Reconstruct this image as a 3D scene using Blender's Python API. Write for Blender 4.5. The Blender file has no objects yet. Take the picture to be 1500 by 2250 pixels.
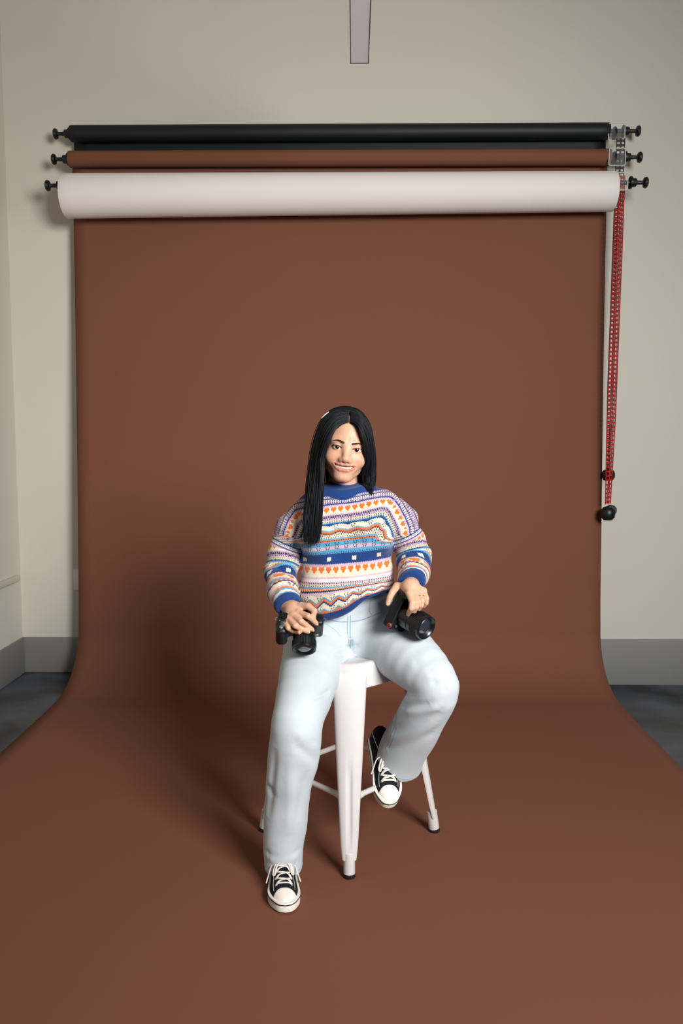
import bpy, bmesh, math, random
import numpy as np
from mathutils import Matrix, Vector
random.seed(7); rng = np.random.default_rng(7)
scn = bpy.context.scene
COL = scn.collection

# ---------------------------------------------------------------- camera / light
F_PX = 1750.0
PITCH, YAW = math.radians(5.13), math.radians(0.92)
CAM = np.array([0.083, 0.0, 1.271])
cR = np.array([math.cos(YAW), math.sin(YAW), 0.0])
cF = np.array([-math.sin(YAW)*math.cos(PITCH), math.cos(YAW)*math.cos(PITCH), -math.sin(PITCH)])
cU = np.cross(cR, cF)
cd = bpy.data.cameras.new('camera'); cam = bpy.data.objects.new('camera', cd); COL.objects.link(cam)
cd.sensor_fit = 'VERTICAL'; cd.sensor_height = 36.0; cd.sensor_width = 24.0; cd.lens = 36.0*F_PX/2250.0
cd.clip_start = 0.05
cam.matrix_world = Matrix(((cR[0], cU[0], -cF[0], CAM[0]), (cR[1], cU[1], -cF[1], CAM[1]), (cR[2], cU[2], -cF[2], CAM[2]), (0, 0, 0, 1)))
scn.camera = cam
scn.view_settings.view_transform = 'Standard'; scn.view_settings.look = 'None'
scn.view_settings.gamma = 1.0; scn.view_settings.exposure = 0.0
try: scn.view_settings.use_curve_mapping = False
except Exception: pass
w = bpy.data.worlds.new('world'); scn.world = w; w.use_nodes = True
bg = w.node_tree.nodes['Background']; bg.inputs[0].default_value = (0.62, 0.84, 1.0, 1); bg.inputs[1].default_value = 0.075

def area(name, loc, target, sx, sy, power, col):
    l = bpy.data.lights.new(name, 'AREA'); l.shape = 'RECTANGLE'; l.size = sx; l.size_y = sy; l.energy = power; l.color = col
    o = bpy.data.objects.new(name, l); COL.objects.link(o); o.location = loc
    d = Vector(target)-Vector(loc); o.rotation_euler = d.to_track_quat('-Z', 'Y').to_euler()
    return o
area('window_light', (1.80, -0.55, 2.30), (-0.10, 3.0, 1.05), 1.3, 1.2, 88, (1.0, 0.985, 0.96)).data.spread = math.radians(105)

# ---------------------------------------------------------------- helpers
def ray(px, py): return cF + cR*((px-750.0)/F_PX) - cU*((py-1125.0)/F_PX)
def at(px, py, Y):
    d = ray(px, py); return CAM + d*((Y-CAM[1])/d[1])
def atX(px, py, X):
    d = ray(px, py); return CAM + d*((X-CAM[0])/d[0])
def atZ(px, py, z):
    d = ray(px, py); return CAM + d*((z-CAM[2])/d[2])
def lin(r, g, b):
    f = lambda c: c/12.92 if c <= 0.04045 else ((c+0.055)/1.055)**2.4
    return (f(r/255.0), f(g/255.0), f(b/255.0))
def lerp(a, b, t): return a+(b-a)*t
def sstep(a, b, x):
    t = np.clip((x-a)/(b-a), 0, 1); return t*t*(3-2*t)
def nrm(v):
    v = np.asarray(v, float); return v/np.linalg.norm(v)

def mat(name, col, rough=0.6, metal=0.0, spec=0.5, attr=None, noise=None, bump=None, sss=0.0, coat=0.0, sheen=0.0, trans=0.0, alpha=1.0):
    m = bpy.data.materials.new(name); m.use_nodes = True; nt = m.node_tree; b = nt.nodes['Principled BSDF']
    b.inputs['Base Color'].default_value = (*col, 1); b.inputs['Roughness'].default_value = rough
    b.inputs['Metallic'].default_value = metal; b.inputs['Specular IOR Level'].default_value = spec
    if sss: b.inputs['Subsurface Weight'].default_value = sss; b.inputs['Subsurface Radius'].default_value = (0.012, 0.005, 0.003); b.inputs['Subsurface Scale'].default_value = 0.5
    if coat: b.inputs['Coat Weight'].default_value = coat
    if sheen: b.inputs['Sheen Weight'].default_value = sheen
    if trans: b.inputs['Transmission Weight'].default_value = trans
    b.inputs['Alpha'].default_value = alpha
    tc = nt.nodes.new('ShaderNodeTexCoord'); src = None
    if attr:
        a = nt.nodes.new('ShaderNodeAttribute'); a.attribute_name = attr; src = a.outputs['Color']
    if noise:                       # (scale, amount)  multiplies the colour
        n = nt.nodes.new('ShaderNodeTexNoise'); n.inputs['Scale'].default_value = noise[0]; n.inputs['Detail'].default_value = 5
        nt.links.new(tc.outputs['Object'], n.inputs['Vector'])
        mr = nt.nodes.new('ShaderNodeMapRange'); mr.inputs['From Min'].default_value = 0.3; mr.inputs['From Max'].default_value = 0.7
        mr.inputs['To Min'].default_value = 1-noise[1]; mr.inputs['To Max'].default_value = 1+noise[1]
        nt.links.new(n.outputs['Fac'], mr.inputs['Value'])
        mx = nt.nodes.new('ShaderNodeMix'); mx.data_type = 'RGBA'; mx.blend_type = 'MULTIPLY'; mx.inputs['Factor'].default_value = 1
        if src: nt.links.new(src, mx.inputs['A'])
        else: mx.inputs['A'].default_value = (*col, 1)
        nt.links.new(mr.outputs['Result'], mx.inputs['B']); src = mx.outputs['Result']
    if src: nt.links.new(src, b.inputs['Base Color'])
    if bump:                        # (scale, strength, distance)
        n = nt.nodes.new('ShaderNodeTexNoise'); n.inputs['Scale'].default_value = bump[0]; n.inputs['Detail'].default_value = 3
        nt.links.new(tc.outputs['Object'], n.inputs['Vector'])
        bp = nt.nodes.new('ShaderNodeBump'); bp.inputs['Strength'].default_value = bump[1]; bp.inputs['Distance'].default_value = bump[2]
        nt.links.new(n.outputs['Fac'], bp.inputs['Height']); nt.links.new(bp.outputs['Normal'], b.inputs['Normal'])
    return m

def mesh(name, V, Fc, material, parent=None, smooth=True, colors=None, sharp=None):
    me = bpy.data.meshes.new(name); V = np.asarray(V, float)
    if isinstance(Fc, np.ndarray):
        n = Fc.shape[1]
        me.vertices.add(len(V)); me.vertices.foreach_set('co', V.astype(np.float32).ravel())
        me.loops.add(Fc.size); me.loops.foreach_set('vertex_index', Fc.astype(np.int32).ravel())
        me.polygons.add(len(Fc)); me.polygons.foreach_set('loop_start', (np.arange(len(Fc))*n).astype(np.int32))
        me.polygons.foreach_set('loop_total', np.full(len(Fc), n, np.int32))
        me.update(calc_edges=True); me.validate()
    else:
        me.from_pydata([tuple(v) for v in V], [], Fc); me.update()
    if smooth: me.polygons.foreach_set('use_smooth', np.ones(len(me.polygons), bool))
    if sharp is not None: me.set_sharp_from_angle(angle=math.radians(sharp))
    if material: me.materials.append(material)
    if colors is not None:
        a = me.color_attributes.new('Col', 'FLOAT_COLOR', 'POINT')
        c = np.ones((len(V), 4), np.float32); c[:, :3] = colors; a.data.foreach_set('color', c.ravel())
    o = bpy.data.objects.new(name, me); COL.objects.link(o)
    if parent: o.parent = parent
    return o
def inst(src, name, parent, M):
    o = bpy.data.objects.new(name, src.data); COL.objects.link(o); o.parent = parent; o.matrix_local = M; return o
def empty(name, loc=(0, 0, 0)):
    o = bpy.data.objects.new(name, None); COL.objects.link(o); o.location = [float(c) for c in loc]; o.empty_display_size = 0.05; return o
def tag(o, label=None, cat=None, group=None, kind=None):
    if label: o['label'] = label
    if cat: o['category'] = cat
    if group: o['group'] = group
    if kind: o['kind'] = kind
    return o

class MB:
    """collects shapes for one mesh"""
    def __init__(s): s.V = []; s.F = []
    def add(s, V, F):
        o = len(s.V); s.V += [tuple(map(float, v)) for v in V]; s.F += [tuple(i+o for i in f) for f in F]; return s
    def box(s, lo, hi, M=None):
        x0, y0, z0 = lo; x1, y1, z1 = hi
        V = np.array([(x0, y0, z0), (x1, y0, z0), (x1, y1, z0), (x0, y1, z0), (x0, y0, z1), (x1, y0, z1), (x1, y1, z1), (x0, y1, z1)], float)
        if M is not None: V = V@np.array(M[0]).T+np.array(M[1])
        return s.add(V, [(0, 3, 2, 1), (4, 5, 6, 7), (0, 1, 5, 4), (1, 2, 6, 5), (2, 3, 7, 6), (3, 0, 4, 7)])
    def lathe(s, prof, a, b, n=24, cap=True):
        """profile [(t along axis in m, radius)] around axis from a towards b"""
        a = np.asarray(a, float); ax = nrm(np.asarray(b, float)-a); u = nrm(np.cross(ax, (0, 0, 1) if abs(ax[2]) < .9 else (1, 0, 0))); v = np.cross(ax, u)
        V = []; Fc = []
        for t, r in prof:
            for k in range(n):
                q = 2*math.pi*k/n; V.append(a+ax*t+u*(r*math.cos(q))+v*(r*math.sin(q)))
        for i in range(len(prof)-1):
            for k in range(n):
                k2 = (k+1) % n; Fc.append((i*n+k, i*n+k2, (i+1)*n+k2, (i+1)*n+k))
        if cap:
            Fc.append(tuple(range(n-1, -1, -1))); m0 = (len(prof)-1)*n; Fc.append(tuple(m0+k for k in range(n)))
        return s.add(V, Fc)
    def tube(s, P, r, n=8, flat=None, up=None, closed=False):
        P = np.asarray(P, float); m = len(P); r = np.full(m, r) if np.isscalar(r) else np.asarray(r)
        T = np.gradient(P, axis=0) if not closed else np.roll(P, -1, 0)-np.roll(P, 1, 0)
        T /= np.linalg.norm(T, axis=1)[:, None]+1e-12
        ref = np.asarray(up, float) if up is not None else (np.array([0, 0, 1.0]) if abs(T[:, 2]).mean() < .9 else np.array([1.0, 0, 0]))
        V = []; Fc = []
        for i in range(m):
            u = np.cross(T[i], ref); u /= np.linalg.norm(u)+1e-12; v = np.cross(u, T[i])
            fl = 1.0 if flat is None else flat
            for k in range(n):
                q = 2*math.pi*k/n; V.append(P[i]+u*(r[i]*math.cos(q))+v*(r[i]*fl*math.sin(q)))
        for i in range(m if closed else m-1):
            j = (i+1) % m
            for k in range(n):
                k2 = (k+1) % n; Fc.append((i*n+k, i*n+k2, j*n+k2, j*n+k))
        if not closed: Fc.append(tuple(range(n-1, -1, -1))); Fc.append(tuple((m-1)*n+k for k in range(n)))
        return s.add(V, Fc)
    def torus(s, c, ax, R, r, n=24, k=8):
        c = np.asarray(c, float); ax = nrm(ax); u = nrm(np.cross(ax, (0, 0, 1) if abs(ax[2]) < .9 else (1, 0, 0))); v = np.cross(ax, u)
        return s.tube([c+u*(R*math.cos(2*math.pi*i/n))+v*(R*math.sin(2*math.pi*i/n)) for i in range(n)], r, k, up=ax, closed=True)
    def build(s, name, material, parent=None, smooth=True, sharp=40, bevel=None):
        o = mesh(name, s.V, s.F, material, parent, smooth, sharp=None if bevel else (sharp if smooth else None))
        if bevel:
            bm = bmesh.new(); bm.from_mesh(o.data); bmesh.ops.bevel(bm, geom=[e for e in bm.edges if e.calc_face_angle(0) > .5], offset=bevel, segments=2, affect='EDGES', profile=.5)
            bm.to_mesh(o.data); bm.free(); o.data.polygons.foreach_set('use_smooth', np.ones(len(o.data.polygons), bool)); o.data.set_sharp_from_angle(angle=math.radians(40))
        return o

def crom(P, n=8):
    """Catmull-Rom through rows of P"""
    P = np.asarray(P, float); Q = np.vstack([2*P[0]-P[1], P, 2*P[-1]-P[-2]]); out = []
    for i in range(1, len(Q)-2):
        for t in np.linspace(0, 1, n, endpoint=False):
            a, b, c, d = Q[i-1], Q[i], Q[i+1], Q[i+2]
            out.append(.5*((2*b)+(-a+c)*t+(2*a-5*b+4*c-d)*t*t+(-a+3*b-3*c+d)*t**3))
    out.append(P[-1]); return np.array(out)

# ---- signed distance modelling -------------------------------------------------
def ell(P, c, r, R=None):
    p = P-np.asarray(c, float)
    if R is not None: p = p@np.asarray(R)
    r = np.asarray(r, float); k0 = np.linalg.norm(p/r, axis=1); k1 = np.linalg.norm(p/(r*r), axis=1)+1e-9
    return k0*(k0-1)/k1
def cap(P, a, b, ra, rb):
    a = np.asarray(a, float); ab = np.asarray(b, float)-a; t = np.clip((P-a)@ab/(ab@ab+1e-12), 0, 1)
    return np.linalg.norm(P-a-t[:, None]*ab, axis=1)-(ra+(rb-ra)*t)
def chain(P, pts, rad, k=0.0):
    d = None
    for i in range(len(pts)-1):
        e = cap(P, pts[i], pts[i+1], rad[i], rad[i+1]); d = e if d is None else (smin(d, e, k) if k else np.minimum(d, e))
    return d
def smin(a, b, k):
    h = np.clip(.5+.5*(b-a)/k, 0, 1); return b*(1-h)+a*h-k*h*(1-h)
def smax(a, b, k): return -smin(-a, -b, k)
def rbox(P, c, h, r, R=None):
    p = P-np.asarray(c, float)
    if R is not None: p = p@np.asarray(R)
    q = np.abs(p)-(np.asarray(h, float)-r); return np.linalg.norm(np.maximum(q, 0), axis=1)+np.minimum(q.max(1), 0)-r

def nets(f, lo, hi, h):
    lo = np.asarray(lo, float); hi = np.asarray(hi, float); B = 4
    n = (np.ceil((hi-lo)/h/B).astype(int)+1)*B
    nb = n//B
    g = np.stack(np.meshgrid(*[np.arange(k) for k in nb], indexing='ij'), -1).reshape(-1, 3)
    cc = lo+(g*B+(B-1)/2.0)*h
    dc = np.concatenate([f(cc[i:i+200000]) for i in range(0, len(cc), 200000)])
    D = np.repeat(np.repeat(np.repeat(dc.reshape(nb), B, 0), B, 1), B, 2).astype(np.float32)
    near = g[np.abs(dc) < h*B*1.6]
    off = np.stack(np.meshgrid(*[np.arange(B)]*3, indexing='ij'), -1).reshape(-1, 3)
    for i in range(0, len(near), 4000):
        I = (near[i:i+4000, None, :]*B+off[None]).reshape(-1, 3)
        D[I[:, 0], I[:, 1], I[:, 2]] = f(lo+I*h)
    S = D < 0
    s8 = sum(S[a:n[0]-1+a, b:n[1]-1+b, c:n[2]-1+c].astype(np.int8) for a in (0, 1) for b in (0, 1) for c in (0, 1))
    act = np.argwhere((s8 > 0) & (s8 < 8)); idx = np.full(s8.shape, -1, np.int32); idx[act[:, 0], act[:, 1], act[:, 2]] = np.arange(len(act))
    acc = np.zeros((len(act), 3)); cnt = np.zeros(len(act))
    cor = [(a, b, c) for a in (0, 1) for b in (0, 1) for c in (0, 1)]
    for A in cor:
        for ax in range(3):
            if A[ax]: continue
            Bc = list(A); Bc[ax] = 1
            da = D[act[:, 0]+A[0], act[:, 1]+A[1], act[:, 2]+A[2]]; db = D[act[:, 0]+Bc[0], act[:, 1]+Bc[1], act[:, 2]+Bc[2]]
            m = (da < 0) != (db < 0); t = np.where(m, da/(da-db+1e-20), 0)
            p = np.tile(np.array(A, float), (len(act), 1)); p[:, ax] += t
            acc[m] += p[m]; cnt[m] += 1
    V = lo+(act+acc/np.maximum(cnt, 1)[:, None])*h
    Q = []
    for ax in range(3):
        o1, o2 = [(1, 2), (2, 0), (0, 1)][ax]
        a = [slice(None)]*3; b = [slice(None)]*3; a[ax] = slice(0, -1); b[ax] = slice(1, None)
        e = np.argwhere(S[tuple(a)] != S[tuple(b)])
        e = e[(e[:, o1] > 0) & (e[:, o2] > 0) & (e[:, o1] < n[o1]-1) & (e[:, o2] < n[o2]-1)]
        inside = S[e[:, 0], e[:, 1], e[:, 2]]
        def c(d1, d2):
            q = e.copy(); q[:, o1] -= d1; q[:, o2] -= d2; return idx[q[:, 0], q[:, 1], q[:, 2]]
        q = np.stack([c(1, 1), c(0, 1), c(0, 0), c(1, 0)], 1); q[~inside] = q[~inside][:, ::-1]; Q.append(q)
    Q = np.concatenate(Q); Q = Q[(Q >= 0).all(1)]
    return V, Q
def subdiv(V, Q):
    """one linear-averaging quad subdivision (Catmull-Clark like, cheap)"""
    E = np.concatenate([Q[:, [i, (i+1) % 4]] for i in range(4)]); Es = np.sort(E, 1)
    u, inv = np.unique(Es, axis=0, return_inverse=True); inv = inv.ravel(); ne = len(u); nv = len(V)
    EV = V[u].mean(1); FV = V[Q].mean(1)
    k = len(Q); e = [nv+inv[i*k:(i+1)*k] for i in range(4)]; fc = nv+ne+np.arange(k)
    W = np.vstack([V, EV, FV])
    N = np.vstack([np.stack([Q[:, i], e[i], fc, e[i-1]], 1) for i in range(4)])
    return W, N
def relax(V, Q, it=2, lam=.5):
    E = np.concatenate([Q[:, [i, (i+1) % 4]] for i in range(4)]); E = np.vstack([E, E[:, ::-1]])
    for _ in range(it):
        s = np.zeros_like(V); c = np.bincount(E[:, 0], minlength=len(V)).astype(float)
        for d in range(3): s[:, d] = np.bincount(E[:, 0], weights=V[E[:, 1], d], minlength=len(V))
        V = V+lam*(s/np.maximum(c, 1)[:, None]-V)
    return V
def march(f, px, py, y0=1.8):
    """first point of solid f met by the sight line through a pixel"""
    d = ray(px, py); d = d/np.linalg.norm(d); t = y0/d[1]
    for _ in range(80):
        s = float(f((CAM+d*t)[None])[0]); t += s*.8
        if abs(s) < 2e-4 or t > 4: break
    return CAM+d*t
def marchv(f, o, d, tmax=.3):
    o = np.asarray(o, float); d = nrm(d); t = 0
    for _ in range(80):
        s = float(f((o+d*t)[None])[0]); t += s*.8
        if abs(s) < 1e-4 or t > tmax: break
    return o+d*t

# ================================================================ materials
M_WALL = mat('wall_paint', lin(208, 203, 191), .75, noise=(1.2, .02), bump=(160, .08, .002))
M_BASE = mat('baseboard_paint', lin(128, 128, 126), .6, noise=(3, .03))
M_FLOOR = mat('dark_concrete', lin(64, 68, 76), .5, noise=(3.2, .75), bump=(30, .1, .003))
M_PAPER = mat('brown_paper', lin(118, 74, 56), .82, spec=.25, noise=(.9, .025), bump=(350, .04, .0006))
M_BLACKP = mat('black_paper', lin(17, 21, 25), .55, spec=.4)
M_WHITEP = mat('white_paper', lin(232, 226, 222), .75)
M_BLKPL = mat('black_plastic', lin(13, 17, 21), .42)
M_RED = mat('red_plastic', lin(158, 16, 9), .6, spec=.2)
M_WHITEPL = mat('white_plastic', lin(225, 225, 215), .4)
M_STOOL = mat('white_powder_coat', lin(208, 204, 203), .38, noise=(14, .015), bump=(300, .05, .0005))
M_RUBBER = mat('black_rubber', lin(18, 18, 20), .7)
M_DIFF = mat('diffuser_added_glow', lin(196, 190, 188), .5)
bd = M_DIFF.node_tree.nodes['Principled BSDF']; bd.inputs['Emission Color'].default_value = (.93, .9, .92, 1); bd.inputs['Emission Strength'].default_value = .24  # faint glow added so the unlit diffuser comes out light grey
M_ACR = mat('clear_acrylic', (.95, 1, .98), .08, alpha=.05)
M_ACRE = mat('acrylic_edge', lin(214, 218, 208), .3, alpha=.85)

# ================================================================ the setting
WY = 4.275; XL = float(at(50, 1400, WY)[0])
def struct(o): o['kind'] = 'structure'; return o
CEIL = 3.75
def plane_box(name, lo, hi, m, parent=None): return MB().box(lo, hi).build(name, m, parent, smooth=False)
struct(plane_box('wall_back', (XL-.12, WY, -.2), (3.6, WY+.12, CEIL), M_WALL))
struct(plane_box('wall_left', (XL-.12, -2.5, -.2), (XL, WY, CEIL), M_WALL))
struct(plane_box('ceiling', (XL-.12, -2.5, CEIL), (3.6, WY+.12, CEIL+.1), M_WALL))
# floor: slab that dips slightly by the wall on the right
xs = np.linspace(XL-.1, 3.6, 60); ys = np.linspace(-2.5, WY+.05, 60); V = []; Fc = []
for y in ys:
    for x in xs: V.append((x, y, -.004-.05*float(sstep(1.2, 1.42, x)*sstep(3.2, 4.0, y))))
for j in range(59):
    for i in range(59): Fc.append((j*60+i, j*60+i+1, j*60+61+i, j*60+60+i))
fl = mesh('floor', V, Fc, M_FLOOR); struct(fl)
zb = float(at(110, 1399, WY)[2])
struct(MB().box((XL, WY-.014, 0), (.4, WY, zb)).build('baseboard_back', M_BASE, bevel=.003))
struct(MB().box((.4, WY-.014, -.06), (3.6, WY, zb)).build('baseboard_right', M_BASE, bevel=.003))
struct(MB().box((XL, -2.5, 0), (XL+.014, WY-.014, zb)).build('baseboard_left', M_BASE, bevel=.003))
for n, py in (('trim_1', 1264), ('trim_2', 90)):
    z = float(at(40 if py > 500 else 12, py, WY)[2])
    struct(MB().box((XL, -2.5, z-.02), (XL+.022, WY-.05, z+.012)).build(n, M_WALL, bevel=.004))

# suspended linear lamp (switched off, its diffuser given an added glow) seen from below
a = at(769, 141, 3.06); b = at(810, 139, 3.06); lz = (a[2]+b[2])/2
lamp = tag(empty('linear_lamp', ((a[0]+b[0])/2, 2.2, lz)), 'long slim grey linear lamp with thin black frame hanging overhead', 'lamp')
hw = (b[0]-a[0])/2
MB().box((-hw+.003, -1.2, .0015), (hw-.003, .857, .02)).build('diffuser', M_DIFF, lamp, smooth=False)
fr = MB(); fr.box((-hw, -1.2, 0), (-hw+.0028, .86, .05)); fr.box((hw-.0028, -1.2, 0), (hw, .86, .05)); fr.box((-hw+.0028, .8572, 0), (hw-.0028, .86, .05)); fr.box((-hw+.0028, -1.2, .021), (hw-.0028, .8572, .05))
fr.build('frame', M_BLKPL, lamp, smooth=False)
for y in (-.9, .7): MB().lathe([(0, .0012), (CEIL-lz-.05, .0012)], (0, y, .05), (0, y, 2), 6).build('suspension_cable', M_BLKPL, lamp)

# wall outlet
oc = at(177, 1274, WY); outlet = tag(empty('wall_outlet', (oc[0], WY, oc[2])), 'white electrical outlet plate on the wall, half hidden behind the brown paper', 'outlet')
MB().box((-.037, -.007, -.058), (.037, 0, .058)).build('cover_plate', M_WHITEPL, outlet, bevel=.003)
for z in (-.02, .02):
    so = MB().box((-.017, -.0095, z-.014), (.017, -.0065, z+.014)).build('socket', M_WHITEPL, outlet, bevel=.001)
    sl = MB()
    for x in (-.007, .007): sl.box((x-.0013, -.0102, z-.004), (x+.0013, -.0092, z+.006))
    sl.build('slot', M_BLKPL, so, smooth=False)

# ================================================================ paper rolls
HW = 1.36
def knob(parent, x0, sgn, y, z, big=False):
    """spindle knob that clamps a roll: flanged hub, stem and round disc"""
    MB().lathe([(0, .03), (.008, .03), (.010, .022), (.030, .020), (.034, .010), (.062, .009), (.066, .012), (.070, .024), (.080, .027), (.086, .022), (.088, .008)], (x0, y, z), (x0+sgn, y, z), 20).build('spindle_knob', M_BLKPL, parent)
def roll_mesh(r0, r1, ripple=0.0):
    s = MB(); n = 40; X = [-HW, -HW+.004]+list(np.linspace(-HW+.05, HW-.05, 30))+[HW-.004, HW]
    rr = [lerp(r0, r1, (x+HW)/(2*HW)) for x in X]; rr[0] -= .002; rr[-1] -= .002
    s.lathe([(x+HW, r) for x, r in zip(X, rr)], (-HW, 0, 0), (HW, 0, 0), n); return s
specs = {}
for nm, pxc, yc, r0, r1, m, lab in (
        ('black', 294, 4.185, .041, .041, M_BLACKP, 'roll of black backdrop paper, topmost of the three on the wall'),
        ('brown', 350, 4.150, .040, .040, M_PAPER, 'roll of brown backdrop paper swept down the wall and across the floor'),
        ('white', 431, 4.075, .106, .094, M_WHITEP, 'thick roll of white backdrop paper, lowest of the three on the wall')):
    pyr = {'black': 288.5, 'brown': 346, 'white': 421}[nm]
    zL = at(150, pxc, yc)[2]; zR = at(1340, pyr, yc)[2]; z = float((zL+zR)/2)
    t = tag(empty('backdrop_paper_roll', (0, yc, z)), lab, 'paper roll', 'backdrop paper rolls on the wall'); specs[nm] = (t, yc, z)
    ro = roll_mesh(r0, r1).build('roll', m, t)
    ro.rotation_euler = (0, -math.atan2(zR-zL, 2*HW), 0)
    kz = {'black': 0, 'brown': 0, 'white': .045}[nm]
    ky = {'black': 0, 'brown': -.0, 'white': -.02}[nm]
    knob(t, -HW-.001, -1, ky, float(zL-z)+kz); knob(t, HW+.07, 1, ky, float(zR-z)+kz*.8)
    MB().lathe([(0, .011), (.075, .011)], (HW-.002, ky, float(zR-z)+kz*.8), (HW+1, ky, float(zR-z)+kz*.8), 14).build('spindle', M_BLKPL, t)
def sheet(parent, prof, name, m):
    """paper strip swept along X; prof is a list of world (y, z)"""
    o = np.array(parent.location); nx = 41; X = np.linspace(-HW, HW, nx); V = []; Fc = []; P = np.array(prof)
    T = np.gradient(P, axis=0); T /= np.linalg.norm(T, axis=1)[:, None]; N = np.stack([-T[:, 1], T[:, 0]], 1)
    for side in (0, 1):
        for p, nn in zip(P, N):
            q = p+nn*(.0008*side)
            for x in X: V.append((x-o[0], q[0]-o[1], q[1]-o[2]))
    m_ = len(P); K = m_*nx
    for j in range(m_-1):
        for i in range(nx-1):
            a = j*nx+i; Fc.append((a, a+1, a+nx+1, a+nx)); Fc.append((K+a, K+a+nx, K+a+nx+1, K+a+1))
        Fc.append((j*nx, j*nx+nx, K+j*nx+nx, K+j*nx)); b = j*nx+nx-1; Fc.append((b, K+b, K+b+nx, b+nx))
    return mesh(name, V, Fc, m, parent)
t, yc, z = specs['black']
sheet(t, [(yc+.0415, z), (yc+.041, z-.03), (yc+.04, z-.08), (yc+.04, z-.14), (yc+.04, z-.2)], 'hanging_sheet', M_BLACKP)
t, yc, z = specs['brown']
prof = [(yc+.0405, z), (yc+.04, z-.03), (4.188, z-.10), (4.18, 2.2), (4.165, 1.8), (4.145, 1.4), (4.125, 1.0), (4.108, .7), (4.095, .45), (4.08, .30)]
prof = [tuple(p) for p in crom(prof, 5)[:-1]]
a0, b0 = .36, .29                        # elliptical sweep on to the floor
for q in np.linspace(0, math.pi/2, 22): prof.append((4.08-a0*(1-math.cos(q)), .30-b0*math.sin(q)))
prof[-1] = (4.08-a0, .010)
prof += [(3.60, .0055), (3.45, .0025), (3.2, .001), (2.8, .001), (2.3, .001), (1.8, .001), (1.3, .001), (.8, .001), (.3, .001)]
sheet(t, prof, 'hanging_sheet', M_PAPER)

# acrylic brackets on the right, with chain wheels
for nm, cx, cy in (('top', 1355, 289), ('middle', 1356, 344), ('bottom', 1361, 398)):
    key = {'top': 'black', 'middle': 'brown', 'bottom': 'white'}[nm]
    y = {'top': 4.15, 'middle': 4.10, 'bottom': 4.03}[nm]; c = at(cx, cy, y)
    br = tag(empty('roll_bracket', (c[0], WY, c[2])), f'clear acrylic bracket holding the {key} paper roll at the right end', 'bracket', 'acrylic roll brackets')
    yy = y-WY; h = .041; wv = .040
    MB().box((-wv+.004, yy, -h+.004), (wv-.004, yy+.006, h-.004)).build('clear_plate', M_ACR, br, smooth=False)
    ring = [(wv, -h), (wv, h), (-wv, h), (-wv, -h)]; P = []
    for i in range(4):
        p = np.array(ring[i]); q = np.array(ring[(i+1) % 4]); d = (q-p)/np.linalg.norm(q-p)
        P += [p+d*.008, p+(q-p)*.5, q-d*.008, q-d*.003+0*q]
    MB().tube([(p[0], yy+.003, p[1]) for p in P], .0027, 6, up=(0, 1, 0), closed=True).build('plate_edge', M_ACRE, br)
    MB().box((-wv, yy+.006, -h), (-wv+.004, 0, h)).build('side_arm', M_ACR, br, smooth=False)
    if nm != 'bottom':
        MB().lathe([(0, .012), (.004, .031), (.010, .033), (.014, .031), (.018, .012)], (-.012 if nm == 'top' else -.016, yy+.03, .002), (1, yy+.03, .002), 22).build('chain_wheel', M_BLKPL, br)

# chains: ladder links, every link its own part
def chain_thing(lab, m, top, bot, half, Y, pitch=.0218):
    o = tag(empty('pull_chain', (top[0], Y, bot[2])), lab, 'chain', 'pull chains of the paper rolls')
    wl, hl, r = .0086, pitch*.5, .0026
    src = None; n = int((top[2]-bot[2])/pitch)
    for s in (-1, 1):
        for i in range(n):
            f = (i+.5)/n; x = lerp(bot[0], top[0], f)-top[0]; z = f*(top[2]-bot[2])
            sp = half*min(1, .35+2.5*f) if f < .3 else half
            Mx = Matrix.Translation((x+s*sp, .004*s, z+(.5 if s > 0 else 0)*pitch*.3))
            if src is None:
                mb = MB()
                for sx in (-1, 1): mb.box((sx*wl-r*.8, -r, -hl*1.02), (sx*wl+r*.8, r, hl*1.02))
                mb.box((-wl-r*.5, -r*1.5, -r*1.7), (wl+r*.5, r*1.5, r*1.7))
                src = mb.build('link', m, o, smooth=False); src.matrix_local = Mx
            else: inst(src, 'link', o, Mx)
    return o
rt = at(1355, 386, 4.05); rb = at(1336, 1108, 4.05)
red = chain_thing('red ladder chain hanging down beside the right edge of the paper', M_RED, np.array([rb[0]+.006+.006, 4.05, rt[2]]), np.array([rb[0]-.002, 4.05, rb[2]]), .0135, 4.05)
wb = at(1335, 1128, 4.05)-np.array(red.location)
MB().lathe([(-.036, .006), (-.034, .022), (-.02, .034), (0, .037), (.018, .034), (.03, .024), (.036, .010)], (wb[0], 0, wb[2]), (wb[0], 0, wb[2]+1), 22).build('chain_weight', M_BLKPL, red)
MB().lathe([(0, .024), (.006, .028), (.02, .028), (.026, .022)], (wb[0]+.013, -.02, wb[2]+.016), (wb[0]+.013, 1, wb[2]+.016), 18).build('weight_cap', M_BLKPL, red)
kt = at(1354, 305, 4.11); kb = at(1336, 1044, 4.11)
blk = chain_thing('black ladder chain hanging behind the red chain at the right wall', M_BLKPL, np.array([kb[0]+.012, 4.11, kt[2]]), np.array([kb[0], 4.11, kb[2]]), .012, 4.11)
MB().lathe([(-.030, .012), (-.026, .024), (-.01, .033), (.01, .033), (.024, .026), (.03, .012)], (.0-.012, 0, 0), (-.012, 0, 1), 20).build('chain_weight', M_BLKPL, blk)
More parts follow.
